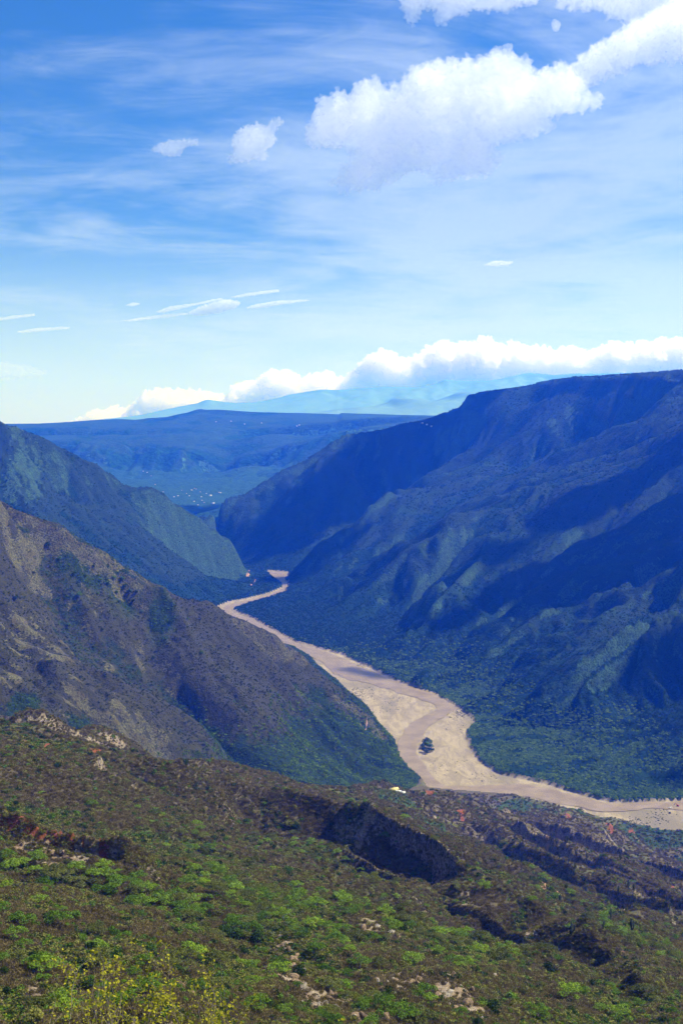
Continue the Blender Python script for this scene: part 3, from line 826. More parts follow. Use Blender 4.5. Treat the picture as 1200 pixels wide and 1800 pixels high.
# olive and green bushes
wgreen = lambda x, y, r: np.clip(0.24 - 0.22 * samp(brown, x, y) + 0.76 * smooth(0.35, 0.8, samp(green, x, y) + samp(nC, x, y) * 0.5), 0, 1) * (1 - 0.8 * samp(ROCKY, x, y))
x, y, r = pick(170000, 200, 2500, [0], wgreen)
k = rng.integers(0, 4, len(x)); s = rng.uniform(0.6, 1.7, len(x)) * np.clip(0.9 + r * 0.0009, 0.9, 2.8)
for i, mt in enumerate((M_olive, M_green, M_olive, M_deep)):
    scatter('leafy_scrub', bush_mesh('leafy_bush', 20 + i, mt, 110, 0.17), x[k == i], y[k == i], s[k == i])
# the canyon sides: dots of scrub, closed woodland low down
wmid = lambda x, y, r: np.clip(0.42 + 0.58 * smooth(0.3, 0.75, samp(green, x, y) + samp(nB, x, y) * 0.3), 0, 1) * (1 - 0.9 * samp(ROCKY, x, y)) * (0.3 + 0.7 * smooth(-0.3, 0.2, samp(nC, x, y)))
x, y, r = pick(520000, 1650, 7600, [1, 2, 3], lambda x, y, r: wmid(x, y, r) * (1 - 0.85 * (samp(REG, x, y) == 3) * smooth(80, 35, samp(Z, x, y)) * smooth(4000, 3000, r)))
k = rng.integers(0, 3, len(x)); s = rng.uniform(0.5, 1.25, len(x)) ** 1.3 * (1.1 + r * 0.00062)
spur = samp(REG, x, y) == 1
for i, mt in enumerate((M_wood, M_wood, M_slope)):
    kk = (k == i) & ~spur
    scatter('canyon_scrub', bush_mesh('canyon_bush', 30 + i, mt, 70, 0.22, 1.0, 0.85), x[kk], y[kk], s[kk])
lowdown = rng.random(len(x)) < smooth(0.3, 0.8, samp(green, x, y)) * 0.8
for i, mt in enumerate((M_slope, M_spurleaf, M_green)):
    kk = spur & (lowdown if i == 2 else (~lowdown & ((k == 0) == (i == 1))))
    scatter('spur_scrub', bush_mesh('spur_bush', 40 + i, mt, 70, 0.2, 1.0, 0.8), x[kk], y[kk], s[kk])

# bright woods on the flat by the river, right bank
x, y, r = pick(260000, 1700, 4600, [1, 3], lambda x, y, r: np.where(samp(REG, x, y) == 3, smooth(75, 30, samp(Z, x, y)) * smooth(4400, 3300, r), 0.45 * smooth(190, 60, samp(Z, x, y) - samp(nB, x, y) * 60) * (r < 3100)) * smooth(-0.35, 0.1, samp(nB, x, y)))
k = rng.integers(0, 2, len(x)); s = rng.uniform(0.6, 1.5, len(x)) * (1.2 + r * 0.0008)
for i, mt in enumerate((M_green, M_acacia)):
    scatter('riverside_wood', bush_mesh('riverside_tree', 50 + i, mt, 90, 0.2, 1.0, 0.95), x[k == i], y[k == i], s[k == i])

# ------------------------------------------------------------------ clouds
def tag(o, label, cat, group=None):
    o['label'] = label; o['category'] = cat
    if group:
        o['group'] = group
    return o

def vnoise3(p, seed):
    i = np.floor(p); f = p - i; i = i.astype(np.int64)
    u = f * f * f * (f * (f * 6 - 15) + 10)
    out = 0
    for a in (0, 1):
        for b in (0, 1):
            for c in (0, 1):
                h = hash2(i[:, 0] + a, i[:, 1] + b + 7919 * (i[:, 2] + c), seed)
                g1 = (h & 1023) / 511.5 - 1; g2 = ((h >> 10) & 1023) / 511.5 - 1; g3 = ((h >> 20) & 1023) / 511.5 - 1
                d = g1 * (f[:, 0] - a) + g2 * (f[:, 1] - b) + g3 * (f[:, 2] - c)
                w_ = (u[:, 0] if a else 1 - u[:, 0]) * (u[:, 1] if b else 1 - u[:, 1]) * (u[:, 2] if c else 1 - u[:, 2])
                out = out + d * w_
    return out

def cloud_material(name, dens, solid, g=0.6):
    m, t = material(name)
    d = t.n('ShaderNodeBsdfDiffuse', {'Color': rgb(0.97, 0.97, 0.97)})
    tr = t.n('ShaderNodeBsdfTranslucent', {'Color': rgb(0.99, 0.99, 0.99)})
    mx = t.n('ShaderNodeMixShader', {0: 0.7, 1: d, 2: tr})
    at = t.n('ShaderNodeAttribute', attribute_name='wisp')
    tp = t.n('ShaderNodeBsdfTransparent')
    f = t.math('MULTIPLY_ADD', at.outputs['Fac'], solid, 1.0 - solid)
    mx2 = t.n('ShaderNodeMixShader', {0: f, 1: mx, 2: tp})
    vo = t.n('ShaderNodeVolumeScatter', {'Color': rgb(1, 1, 1), 'Density': dens, 'Anisotropy': g})
    t.n('ShaderNodeOutputMaterial', {'Surface': mx2, 'Volume': vo})
    return m
M_cloud = cloud_material('cloud_vapour', 0.0072, 0.04, 0.75)
M_streak = cloud_material('thin_cloud_vapour', 0.014, 0.03, 0.3)
M_veil = cloud_material('veil_cloud_vapour', 0.0022, 0.0, 0.3)
M_over = cloud_material('thick_cloud_vapour', 0.03, 0.1, 0.7)
M_bank = cloud_material('bank_cloud_vapour', 0.006, 0.12)

def poly_dist(pts, poly):
    """distance of points inside a polygon to its edge"""
    p = np.array(poly, float); q = np.roll(p, -1, 0)
    d = np.full(len(pts), 1e9)
    for a, b in zip(p, q):
        ab = b - a
        t_ = np.clip(((pts - a) @ ab) / (ab @ ab + 1e-9), 0, 1)
        d = np.minimum(d, np.linalg.norm(pts - a - t_[:, None] * ab, axis=1))
    return d

import bmesh
def cloud_mesh(name, cen, rad, voxel, seed, rough=1.0, wisp=0.5, mat=None):
    bm = bmesh.new()
    base = bmesh.new(); bmesh.ops.create_icosphere(base, subdivisions=2, radius=1.0)
    bv = np.array([v.co[:] for v in base.verts]); bf = np.array([[v.index for v in f.verts] for f in base.faces]); base.free(); bm.free()
    co = (cen[:, None, :] + bv[None] * rad[:, None, None]).reshape(-1, 3)
    f = (bf[None] + (np.arange(len(cen)) * len(bv))[:, None, None]).reshape(-1, 3)
    org = co.mean(0)
    tmp = make_mesh(name, co - org, f, mat or M_cloud)
    md = tmp.modifiers.new('merge', 'REMESH'); md.mode = 'VOXEL'; md.voxel_size = voxel; md.use_smooth_shade = True
    dg = bpy.context.evaluated_depsgraph_get()
    me = bpy.data.meshes.new_from_object(tmp.evaluated_get(dg))
    tmp.modifiers.clear()
    old = tmp.data; tmp.data = me; bpy.data.meshes.remove(old)
    me.name = name
    big = np.percentile(rad, 75)
    def arrays(me):
        n = len(me.vertices)
        p = np.empty(n * 3, np.float32); me.vertices.foreach_get('co', p)
        nr = np.empty(n * 3, np.float32); me.vertices.foreach_get('normal', nr)
        return p.reshape(-1, 3).astype(float), nr.reshape(-1, 3).astype(float)
    def swell(me, s0, a0, octs, k0):
        p, nr = arrays(me); disp = 0; s = s0; a = a0; k = k0
        for _ in range(octs):
            if s < voxel * 1.5: break
            nz = np.abs(vnoise3(p / s + 3.1 * k + seed, seed + k)) * 2.0
            disp = disp + a * (np.minimum(nz, 1.3) - 0.28); s *= 0.5; a *= 0.62; k += 1
        p = p + nr * np.reshape(disp, (-1, 1))
        me.vertices.foreach_set('co', p.astype(np.float32).ravel()); me.update()
        return p
    swell(me, big * 1.1, big * 0.40 * rough, 2, 0)
    md = tmp.modifiers.new('merge', 'REMESH'); md.mode = 'VOXEL'; md.voxel_size = voxel; md.use_smooth_shade = True
    dg = bpy.context.evaluated_depsgraph_get()
    me = bpy.data.meshes.new_from_object(tmp.evaluated_get(dg))
    tmp.modifiers.clear(); old = tmp.data; tmp.data = me; bpy.data.meshes.remove(old); me.name = name
    p = swell(me, big * 0.42, big * 0.30 * rough, 3, 2)
    md = tmp.modifiers.new('merge', 'REMESH'); md.mode = 'VOXEL'; md.voxel_size = voxel * 0.9; md.use_smooth_shade = True
    dg = bpy.context.evaluated_depsgraph_get()
    me = bpy.data.meshes.new_from_object(tmp.evaluated_get(dg))
    tmp.modifiers.clear(); old = tmp.data; tmp.data = me; bpy.data.meshes.remove(old); me.name = name
    p = swell(me, max(big * 0.1, voxel * 5), voxel * 1.0 * rough, 2, 6)
    n = len(p)
    # thin ragged places: where the cloud is finest, gaps open
    wz = vnoise3(p / (big * 0.5) + 11, seed + 60) + 0.6 * vnoise3(p / (big * 0.2) + 5, seed + 61) + 0.4 * vnoise3(p / (big * 0.08) + 5, seed + 62)
    dn = np.full(n, 0.0)
    for i0 in range(0, n, 20000):
        pp = p[i0:i0 + 20000]
        ds = np.full(len(pp), 0.0)
        for c_, r_ in zip(cen - org, rad):
            ds = np.maximum(ds, np.minimum(r_ / big, 1.2) * (np.linalg.norm(pp - c_, axis=1) < r_ * 1.45))
        dn[i0:i0 + 20000] = ds
    fade = np.clip((wz * 0.9 + (0.62 - dn) * 1.1) * 1.2 + wisp - 0.5, 0, 0.97)
    a_ = me.attributes.new('wisp', 'FLOAT', 'POINT'); a_.data.foreach_set('value', fade.astype(np.float32))
    me.polygons.foreach_set('use_smooth', np.ones(len(me.polygons), bool))
    me.update()
    tmp.location = org
    return tmp

def sky_cloud(name, poly, Y, seed, n=260, rmin=3.0, rmax=34.0, flat=1.0, vox=1.5, rough=1.0, wisp=0.5, mat=None):
    """a cloud that stands at distance Y and has this outline from the lookout"""
    rg = np.random.default_rng(seed)
    pl = np.array(poly, float); lo, hi = pl.min(0), pl.max(0)
    pts = rg.uniform(lo, hi, (n * 14, 2))
    pts = pts[inpoly(pts[:, 0], pts[:, 1], poly)]
    d = poly_dist(pts, poly)
    # big puffs first, then ever smaller ones towards the rim
    rad = np.clip(d * rg.uniform(0.8, 1.0, len(d)), 0, rmax)
    keep_ = rad > rmin * 0.6
    pts, rad, d = pts[keep_], np.maximum(rad[keep_], rmin), d[keep_]
    order = np.argsort(-rad); chosen = []
    cov = np.zeros(len(pts), bool)
    for i in order:
        if cov[i]:
            continue
        chosen.append(i)
        cov |= np.linalg.norm(pts - pts[i], axis=1) < rad[i] * 0.42
        if len(chosen) >= n:
            break
    pts, rad, d = pts[chosen], rad[chosen], d[chosen]
    sc_ = Y / FPX
    dep = rg.normal(0, 1, len(pts)) * np.minimum(d, rmax * 1.6) * 0.14 * sc_
    X_, Y_, Z_ = P(pts[:, 0], pts[:, 1], Y + dep)
    return cloud_mesh(name, np.stack([X_, Y_ * np.ones(len(pts)), Z_], 1), rad * sc_, vox * sc_, seed, rough, wisp, mat)

A_ = [(540, 230), (548, 195), (575, 170), (610, 165), (640, 138), (668, 135), (675, 160), (700, 150), (720, 120), (760, 108), (800, 105), (830, 110), (860, 92), (890, 88), (905, 100), (930, 110), (935, 130),
      (960, 118), (1000, 112), (1015, 130), (1030, 155), (1062, 170), (1050, 190), (1010, 195), (960, 204), (982, 220), (940, 238), (900, 246), (868, 255), (880, 290), (850, 308), (800, 310), (770, 322),
      (764, 300), (710, 303), (680, 322), (640, 332), (600, 335), (582, 323), (610, 290), (622, 262), (590, 256), (560, 260), (538, 256)]
tag(sky_cloud('cloud', A_, 8500, 1, 700, 2.5, 30, vox=1.2, rough=1.3), 'broad white cumulus cloud with a grey shaded middle, the largest in the sky', 'cloud', 'fair-weather clouds')
tag(sky_cloud('cloud', [(998, 118), (1045, 82), (1080, 58), (1125, 32), (1200, -4), (1300, -50), (1320, 100), (1200, 102), (1150, 106), (1100, 120), (1064, 134), (1026, 156), (1006, 144)], 9500, 2, 420, 2.5, 26, vox=1.2, rough=1.9),
    'long white cloud bank that runs up from the largest cloud to the top corner', 'cloud', 'fair-weather clouds')
tag(sky_cloud('cloud', [(974, 4), (1010, 15), (1060, 20), (1110, 46), (1150, 34), (1220, 40), (1300, 20), (1300, -80), (1100, -70), (985, -40)], 10000, 3, 320, 2.5, 24, vox=1.2, rough=1.3, wisp=0.6),
    'thin white cloud at the top edge of the sky above the long bank', 'cloud', 'fair-weather clouds')
tag(sky_cloud('cloud', [(704, -5), (710, 28), (722, 46), (738, 28), (744, 8), (768, 18), (766, 40), (790, 34), (830, 16), (880, 20), (930, 6), (965, -8), (960, -70), (700, -70)], 9200, 4, 320, 2.5, 22, vox=1.2, rough=1.3),
    'white cloud cut by the top edge, with two tatters hanging down', 'cloud', 'fair-weather clouds')
tag(sky_cloud('cloud', [(966, 40), (974, 32), (986, 40), (983, 54), (974, 58)], 11500, 5, 30, 2, 9, vox=0.9), 'tiny round white puff below the top edge clouds', 'cloud', 'fair-weather clouds')
tag(sky_cloud('cloud', [(398, 288), (412, 262), (408, 245), (424, 226), (450, 218), (470, 222), (486, 206), (499, 212), (482, 232), (484, 250), (468, 264), (470, 284), (446, 280), (420, 286)], 10500, 6, 160, 2.0, 16, vox=0.9, rough=1.8),
    'small ragged white cloud with a torn right edge, left of the largest cloud', 'cloud', 'fair-weather clouds')
tag(sky_cloud('cloud', [(262, 264), (280, 252), (302, 246), (330, 246), (349, 243), (348, 255), (326, 258), (318, 273), (300, 276), (280, 269)], 10500, 7, 140, 1.5, 9, vox=0.8, rough=1.8), 'small flat white cloud farthest out in the blue',
    'cloud', 'fair-weather clouds')
streaks = [([(325, 552), (345, 541), (372, 531), (398, 525), (428, 530), (412, 543), (385, 551), (350, 556)], 'bright middle tuft of the feathery cloud streak'),
           ([(195, 567), (240, 559), (290, 552), (335, 549), (330, 553), (290, 559), (240, 564)], 'thin tail of the feathery streak towards the left edge'),
           ([(270, 549), (300, 538), (345, 532), (395, 522), (390, 527), (345, 537), (310, 545), (285, 550)], 'upper fringe of the feathery streak'),
           ([(425, 543), (450, 534), (490, 528), (548, 526), (545, 529), (500, 535), (460, 542)], 'long pointed wisp trailing right from the feathery streak'),
           ([(-60, 645), (-20, 634), (40, 640), (70, 648), (96, 655), (60, 662), (10, 667), (-60, 668)], 'soft pale low cloud at the edge above the horizon'),
           ([(398, 523), (440, 514), (490, 508), (492, 513), (450, 519), (420, 523)], 'narrow white streak just above the feathery cloud'),
           ([(-10, 560), (20, 555), (62, 551), (64, 555), (30, 560), (0, 564)], 'faint white streak touching the edge, upper of a pair'),
           ([(24, 583), (70, 576), (124, 574), (122, 578), (72, 583), (40, 586)], 'faint white streak, lower of a pair'),
           ([(218, 537), (234, 531), (250, 534), (234, 539)], 'speck of white cloud above the feathery streak'),
           ([(848, 466), (868, 458), (904, 460), (892, 467), (866, 469)], 'tiny white sliver of cloud alone in the lower blue')]
for i, (pl, lb) in enumerate(streaks):
    tag(sky_cloud('cloud_streak', pl, 22000, 40 + i, 320, 0.8, 5 if 'soft' in lb else (3.0 if 'tuft' in lb else 1.8), vox=0.5, rough=2.2, wisp=0.62, mat=M_veil if 'soft pale' in lb else M_streak), lb, 'cloud', 'thin cloud streaks')
J = [(100, 754), (130, 738), (160, 722), (182, 714), (225, 714), (262, 692), (275, 680), (300, 688), (330, 684), (360, 690), (400, 689), (418, 674), (450, 667), (478, 648), (508, 650), (530, 664), (560, 655), (578, 651), (592, 667),
     (620, 650), (640, 632), (665, 612), (690, 622), (712, 634), (740, 620), (764, 604), (772, 592), (798, 604), (830, 600), (845, 588), (868, 600), (888, 612), (905, 597), (930, 610), (960, 612), (1000, 610), (1030, 618), (1060, 608),
     (1085, 598), (1110, 606), (1150, 598), (1190, 595), (1290, 600), (1290, 725), (800, 725), (500, 748), (110, 768)]
tag(sky_cloud('cloud_bank', J, 60000, 21, 800, 2, 20, vox=1.0, rough=1.2, wisp=0.2, mat=M_bank), 'long cauliflower cumulus bank standing behind the distant blue mountains', 'cloud bank')

# clouds outside the view, over the canyon, whose shadows lie on its sides
S = np.array([math.sin(SUN_AZ) * math.cos(SUN_EL), math.cos(SUN_AZ) * math.cos(SUN_EL), math.sin(SUN_EL)])
def over_cloud(spots, alt, seed, label):
    """spots: (px, py, radius in px) of shaded ground; the cloud hangs towards the sun from there"""
    rg = np.random.default_rng(seed); cen = []; rad = []
    for px, py, rp in spots:
        h = hit(px, py)
        r_ = rp * math.hypot(h[0], h[1]) / FPX
        g = np.array(h); c_ = g + S * (alt - g[2]) / S[2]
        for k in range(7):
            a_ = rg.uniform(0, 6.28); q_ = rg.uniform(0, 0.75) if k else 0
            rr_ = r_ * (rg.uniform(0.35, 0.6) if k else 0.75)
            cen.append(c_ + np.array([math.cos(a_) * q_ * r_, math.sin(a_) * q_ * r_, rg.normal(0, 0.12) * r_])); rad.append(rr_)
    return tag(cloud_mesh('cloud', np.array(cen), np.array(rad), max(16.0, np.mean(rad) / 14), seed, 0.8, 0.25, M_over), label, 'cloud', 'clouds over the canyon')
over_cloud([(555, 900, 85), (620, 850, 95), (690, 810, 75), (555, 960, 65), (740, 800, 60), (640, 800, 55), (510, 950, 50)], 4300, 81, 'white cumulus cloud overhead that shades the far end of the right canyon side')
over_cloud([(1010, 900, 75), (1100, 850, 80), (1180, 800, 80), (1100, 940, 95), (1000, 980, 90), (1190, 900, 90), (920, 1010, 60), (860, 1060, 60), (950, 1060, 55), (1060, 1010, 70), (860, 980, 50), (800, 1090, 50), (1150, 970, 70)], 4300, 82,
           'wide cumulus cloud overhead that shades the steep hollow of the right canyon side')
over_cloud([(1185, 1130, 55), (1195, 1190, 50), (1150, 1165, 36)], 4300, 83, 'cumulus cloud overhead that shades the lower right canyon side')
over_cloud([(1125, 1388, 26), (1190, 1372, 40), (1250, 1350, 60)], 4300, 84, 'cumulus cloud overhead that shades the wooded river bank')

over_cloud([(612, 1177, 26), (636, 1183, 28), (660, 1188, 28), (684, 1192, 24)], 4300, 85, 'small cumulus cloud overhead that shades the upper bend of the river')

# ------------------------------------------------------------------ trees that stand alone
HOR = np.maximum.accumulate((Z - CAM_Z) / RR, axis=0)
def seen(x, y, h=3.0, back=3):
    r = np.hypot(x, y); t = np.arctan2(x, y)
    i = np.clip(np.round((np.log(r) - V[0]) / D) - back, 0, nv - 1).astype(int); j = np.clip(np.round((t - TH[0]) / D), 0, nt - 1).astype(int)
    return (zat(x, y) + h - CAM_Z) / r > HOR[i, j]

def to_px(x, y, z):
    f = y * CP - (z - CAM_Z) * SP; u = y * SP + (z - CAM_Z) * CP
    return 600 + FPX * x / f, 900 - FPX * u / f

def tubes(paths, sides=5):
    """tapered branches: each path is a list of (point, radius)"""
    co = []; q = []
    for path in paths:
        p = np.array([a for a, _ in path], float); r = np.array([b for _, b in path], float)
        tg = np.gradient(p, axis=0); tg /= np.linalg.norm(tg, axis=1)[:, None] + 1e-9
        ref = np.array([0.3, 0.9, 0.2]); u = np.cross(tg, ref); u /= np.linalg.norm(u, axis=1)[:, None] + 1e-9; v = np.cross(tg, u)
        an = np.linspace(0, 2 * math.pi, sides, endpoint=False)
        b0 = len(co) and sum(len(c) for c in co)
        ring = p[:, None] + (u[:, None] * np.cos(an)[None, :, None] + v[:, None] * np.sin(an)[None, :, None]) * r[:, None, None]
        co.append(ring.reshape(-1, 3))
        for i in range(len(p) - 1):
            for k in range(sides):
                k2 = (k + 1) % sides
                q.append((b0 + i * sides + k, b0 + i * sides + k2, b0 + (i + 1) * sides + k2, b0 + (i + 1) * sides + k))
    return np.concatenate(co), np.array(q)

def acacia_parts(seed, mat):
    """flat-topped tree: low trunk, spreading limbs, a few level pads of fine leaves"""
    rg = np.random.default_rng(seed)
    H_, R_ = rg.uniform(3.6, 4.8), rg.uniform(4.2, 5.2)
    pads = []
    npd = rg.integers(8, 12)
    for i in range(npd):
        a = i * 2.4 + rg.uniform(-0.5, 0.5); q_ = R_ * math.sqrt((i + 0.3) / npd) * 0.8
        pads.append((math.cos(a) * q_, math.sin(a) * q_ * 0.9, H_ - 0.055 * q_ * q_ + rg.uniform(-0.8, 0.5), rg.uniform(0.9, 2.1)))
    cs, ns = [], []
    for x, y, z, r in pads:
        n = int(70 * r)
        th = rg.uniform(0, 6.283, n); q_ = np.sqrt(rg.random(n)) * r
        ed = 1 - (q_ / r) ** 2
        cs.append(np.stack([x + np.cos(th) * q_, y + np.sin(th) * q_, z + ed * 0.75 * rg.uniform(0.1, 1.1, n) - 0.45 * (q_ / r) * rg.random(n)], 1))
        ns.append(np.stack([np.cos(th) * 0.5, np.sin(th) * 0.5, np.ones(n)], 1))
    co, q = cards(np.concatenate(cs), np.concatenate(ns), 0.25, rg, 0.8)
    crown = make_mesh('crown', co, q, mat, smooth_=False, link=False)
    fork = np.array([rg.uniform(-0.3, 0.3), rg.uniform(-0.3, 0.3), H_ * 0.32])
    paths = [[((0, 0, -0.6), 0.26), (fork * 0.5, 0.2), (fork, 0.17)]]
    for x, y, z, r in pads[1::2]:
        e = np.array([x, y, z - 0.1]); md = fork * 0.5 + e * 0.5 + np.array([0, 0, 0.35])
        paths.append([(fork, 0.13), (md, 0.08), (e, 0.03)])
    co, q = tubes(paths)
    return make_mesh('trunk', co, q, M_bark, link=False), crown

def round_parts(seed, mat, rx=2.4, rz=2.6, n=420):
    rg = np.random.default_rng(seed)
    p, d = dome_points(n, rg, rx, rz, rz * 0.42, 9)
    co, q = cards(p, d, 0.27 * rx / 2.4, rg, 0.6)
    crown = make_mesh('crown', co, q, mat, smooth_=False, link=False)
    f = np.array([rg.uniform(-.2, .2), rg.uniform(-.2, .2), rz * 0.4])
    paths = [[((0, 0, -0.5), 0.2), (f, 0.14)]]
    for k in range(4):
        a = k * 1.57 + rg.uniform(-.4, .4)
        paths.append([(f, 0.1), (f + np.array([math.cos(a) * rx * .45, math.sin(a) * rx * .45, rz * .6]), 0.03)])
    co, q = tubes(paths)
    return make_mesh('trunk', co, q, M_bark, link=False), crown

def place_tree(name, parts, x, y, scale, label, cat, group, zs=1.0, z=None):
    root = bpy.data.objects.new(name, None); COL.objects.link(root)
    root.empty_display_size = 0.5
    root.location = (x, y, float(zat(np.array([x]), np.array([y]))[0]) if z is None else z)
    root.rotation_euler = (0, 0, random.uniform(0, 6.28)); root.scale = (scale, scale, scale * zs)
    for p in parts:
        c = p.copy(); COL.objects.link(c); c.parent = root
    return tag(root, label, cat, group)

def thin(x, y, rad):
    """drop points closer than rad to an earlier one"""
    cell = {}; keep_ = []
    for i in range(len(x)):
        a, b = int(x[i] // rad), int(y[i] // rad); ok = True
        for u in (-1, 0, 1):
            for v in (-1, 0, 1):
                for k in cell.get((a + u, b + v), ()):
                    if (x[k] - x[i]) ** 2 + (y[k] - y[i]) ** 2 < rad * rad:
                        ok = False
        if ok:
            cell.setdefault((a, b), []).append(i); keep_.append(i)
    return np.array(keep_, int)

def zone(px, py):
    if py < 1400 and px > 560: return 'on the green knoll by the farmhouse'
    if px < 330 and py < 1420: return 'on the upper slope under the hill crest'
    if px < 330 and py < 1535: return 'on the slope above the red scarp'
    if px < 480 and py < 1690 and py > 1520 + 0.25 * px: return 'in the green gully behind the rounded hummock'
    if px < 420 and py >= 1690: return 'below the hummock behind the yellow shrubs'
    if px < 560 and py < 1600: return 'on the broad green slope in mid hillside'
    if px > 800 and py < 1660: return 'in the green gully between the bare brown ridges'
    if py < 1520: return 'on the slope over the dark ravine'
    if py < 1680: return 'on the green shoulder above the rocky outcrops'
    return 'among the pale rocky outcrops'

aw = np.zeros_like(Z)
for px, py, rad, st, wt in ((180, 1560, 30, 1.2, 1), (110, 1545, 24, 1.2, .9), (250, 1590, 28, 1.2, 1), (330, 1615, 30, 1.2, 1), (60, 1535, 14, 1.2, .8), (320, 1490, 50, 1.6, .8), (360, 1540, 40, 1.6, .8), (420, 1570, 50, 1.5, .8), (300, 1450, 34, 1.6, .5),
                            (470, 1610, 50, 1.4, .8), (520, 1590, 60, 1.5, .8), (580, 1570, 40, 1.4, .7), (430, 1640, 26, 1.2, 1), (550, 1640, 40, 1.3, .7), (620, 1600, 40, 1.4, .8), (700, 1620, 36, 1.4, .7),
                            (760, 1640, 40, 1.4, .8), (840, 1660, 44, 1.4, .8), (900, 1680, 40, 1.4, .5), (700, 1590, 40, 1.4, .7), (880, 1545, 36, 1.5, .6), (950, 1560, 36, 1.5, .8), (1030, 1600, 36, 1.5, .8), (1090, 1640, 40, 1.5, .7), (1170, 1680, 40, 1.5, .7),
                            (560, 1500, 40, 1.5, .7), (650, 1540, 40, 1.5, .7), (480, 1480, 30, 1.6, .6), (380, 1760, 30, 1.2, .6), (470, 1780, 30, 1.2, .8), (560, 1790, 30, 1.2, .5), (700, 1790, 26, 1.2, .6), (340, 1690, 16, 1.2, .6), (150, 1295, 40, 2, .4), (60, 1290, 40, 2, .4), (1100, 1760, 40, 1.4, .5)):
    aw = np.maximum(aw, wt * np.minimum(1.0, 1.5 * patch(px, py, rad, st)))
x, y, r = pick(42000, 215, 1500, [0], lambda x, y, r: samp(aw, x, y) ** 1.2 * 0.9 * (1 - 0.85 * samp(brown, x, y)) * (1 - 0.8 * samp(ROCKY, x, y)) + 0.012)
k = seen(x, y, 3.0) & (np.abs(np.arctan2(x, y)) < 0.292)
x, y, r = x[k], y[k], r[k]
band = spline(np.array([hit(a, b)[:2] for a, b in ((0, 1533), (75, 1543), (175, 1564), (275, 1598), (350, 1624), (425, 1653), (465, 1676))]), 12)
bi = rng.integers(0, len(band), 70); bx = band[bi, 0] + rng.normal(0, 4, 70); by = band[bi, 1] + np.abs(rng.normal(0, 9, 70))
x = np.concatenate([bx, x]); y = np.concatenate([by, y]); r = np.hypot(x, y)
k = thin(x, y, 4.6); nb_ = int((k < 70).sum()); x, y, r = x[k], y[k], r[k]
order_ = np.argsort(r); x, y, r = x[order_], y[order_], r[order_]
AC = [acacia_parts(60 + i, (M_green, M_acacia, M_acold)[i % 3]) for i in range(6)]
ns_ = min(300, len(x))
sizes = 0.42 + 0.7 * rng.random(len(x)) ** 1.6
sizes[order_ < nb_] = rng.uniform(0.75, 1.15, int((order_ < nb_).sum()))
for i in range(ns_):
    v_ = int(rng.integers(0, 6)); s = float(sizes[i])
    zz_ = float(zat(x[i:i + 1], y[i:i + 1])[0]); px, py = to_px(x[i], y[i], zz_)
    zn = zone(px, py)
    sz = 'broad' if s > 0.8 else ('small' if s < 0.55 else 'middling')
    tone = ('deeper green', 'bright green', 'dull olive')[v_ % 3]
    place_tree('acacia_tree', AC[v_], x[i], y[i], s, '%s %s flat-topped acacia %s' % (sz, tone, zn), 'tree', 'acacias ' + zn)
j = slice(ns_, None)
if len(x) > ns_:
    for v_ in (1, 2):
        kk = np.arange(ns_, len(x))[v_ - 1::2]
        scatter('acacia_grove', AC[v_][1], x[kk], y[kk], sizes[kk], 0.1)

# darker round trees
x, y, r = pick(5000, 215, 1300, [0], lambda x, y, r: 0.06 + 0.3 * samp(gully, x, y) * (1 - samp(ROCKY, x, y)))
k = seen(x, y, 3.0) & (np.abs(np.arctan2(x, y)) < 0.292); x, y, r = x[k], y[k], r[k]
k = thin(x, y, 14); k = k[:170]; x, y = x[k], y[k]
extra = [(395, 1650, 1.5), (412, 1655, 1.7), (455, 1662, 1.6), (205, 1690, 1.1), (85, 1622, 0.9), (200, 1648, 0.8), (510, 1458, 2.2), (520, 1462, 1.9), (155, 1740, 0.9), (410, 1690, 0.8)]
RT = [round_parts(80 + i, (M_deep, M_green, M_olive)[i % 3]) for i in range(6)]
pts = [(a, b, float(rng.uniform(0.6, 1.25))) for a, b in zip(x, y)] + [(hit(a, b)[0], hit(a, b)[1], s) for a, b, s in extra]
for a, b, s in pts:
    v_ = int(rng.integers(0, 6)); zz_ = float(zat(np.array([a]), np.array([b]))[0]); px, py = to_px(a, b, zz_)
    zn = zone(px, py)
    place_tree('round_tree', RT[v_], a, b, s, '%s %s rounded bushy tree %s' % ('large' if s > 1.0 else 'small', ('dark', 'fresh green', 'olive')[v_ % 3], zn), 'tree', 'round trees ' + zn)

# columnar cacti on the bare ridges
def cactus_mesh(seed):
    rg = np.random.default_rng(seed); hgt = rg.uniform(4.5, 7)
    paths = [[((0, 0, -0.5), 0.34), ((0, 0, hgt * .5), 0.36), ((0, 0, hgt * .95), 0.3), ((0, 0, hgt), 0.1)]]
    for k in range(rg.integers(2, 5)):
        a = rg.uniform(0, 6.28); z0 = hgt * rg.uniform(.25, .5); q_ = rg.uniform(.8, 1.3); u = np.array([math.cos(a), math.sin(a), 0])
        top = hgt * rg.uniform(.75, 1.05)
        paths.append([((0, 0, z0), 0.22), (tuple(u * q_ * .6 + np.array([0, 0, z0 + .2])), 0.26), (tuple(u * q_ + np.array([0, 0, z0 + 1.0])), 0.27), (tuple(u * q_ + np.array([0, 0, top])), 0.24), (tuple(u * q_ + np.array([0, 0, top + .2])), 0.08)])
    co, q = tubes(paths, 8)
    return make_mesh('columnar_cactus', co, q, M_cactus, link=False)
CA = [cactus_mesh(90 + i) for i in range(5)]
cpx = []
rc = random.Random(4)
for x0, y0, x1, y1, n_ in ((940, 1470, 1010, 1530, 16), (1000, 1490, 1190, 1560, 22), (830, 1440, 950, 1480, 10), (1080, 1560, 1195, 1640, 16), (980, 1560, 1080, 1660, 10), (560, 1410, 640, 1440, 5)):
    for _ in range(n_):
        cpx.append((rc.uniform(x0, x1), rc.uniform(y0, y1)))
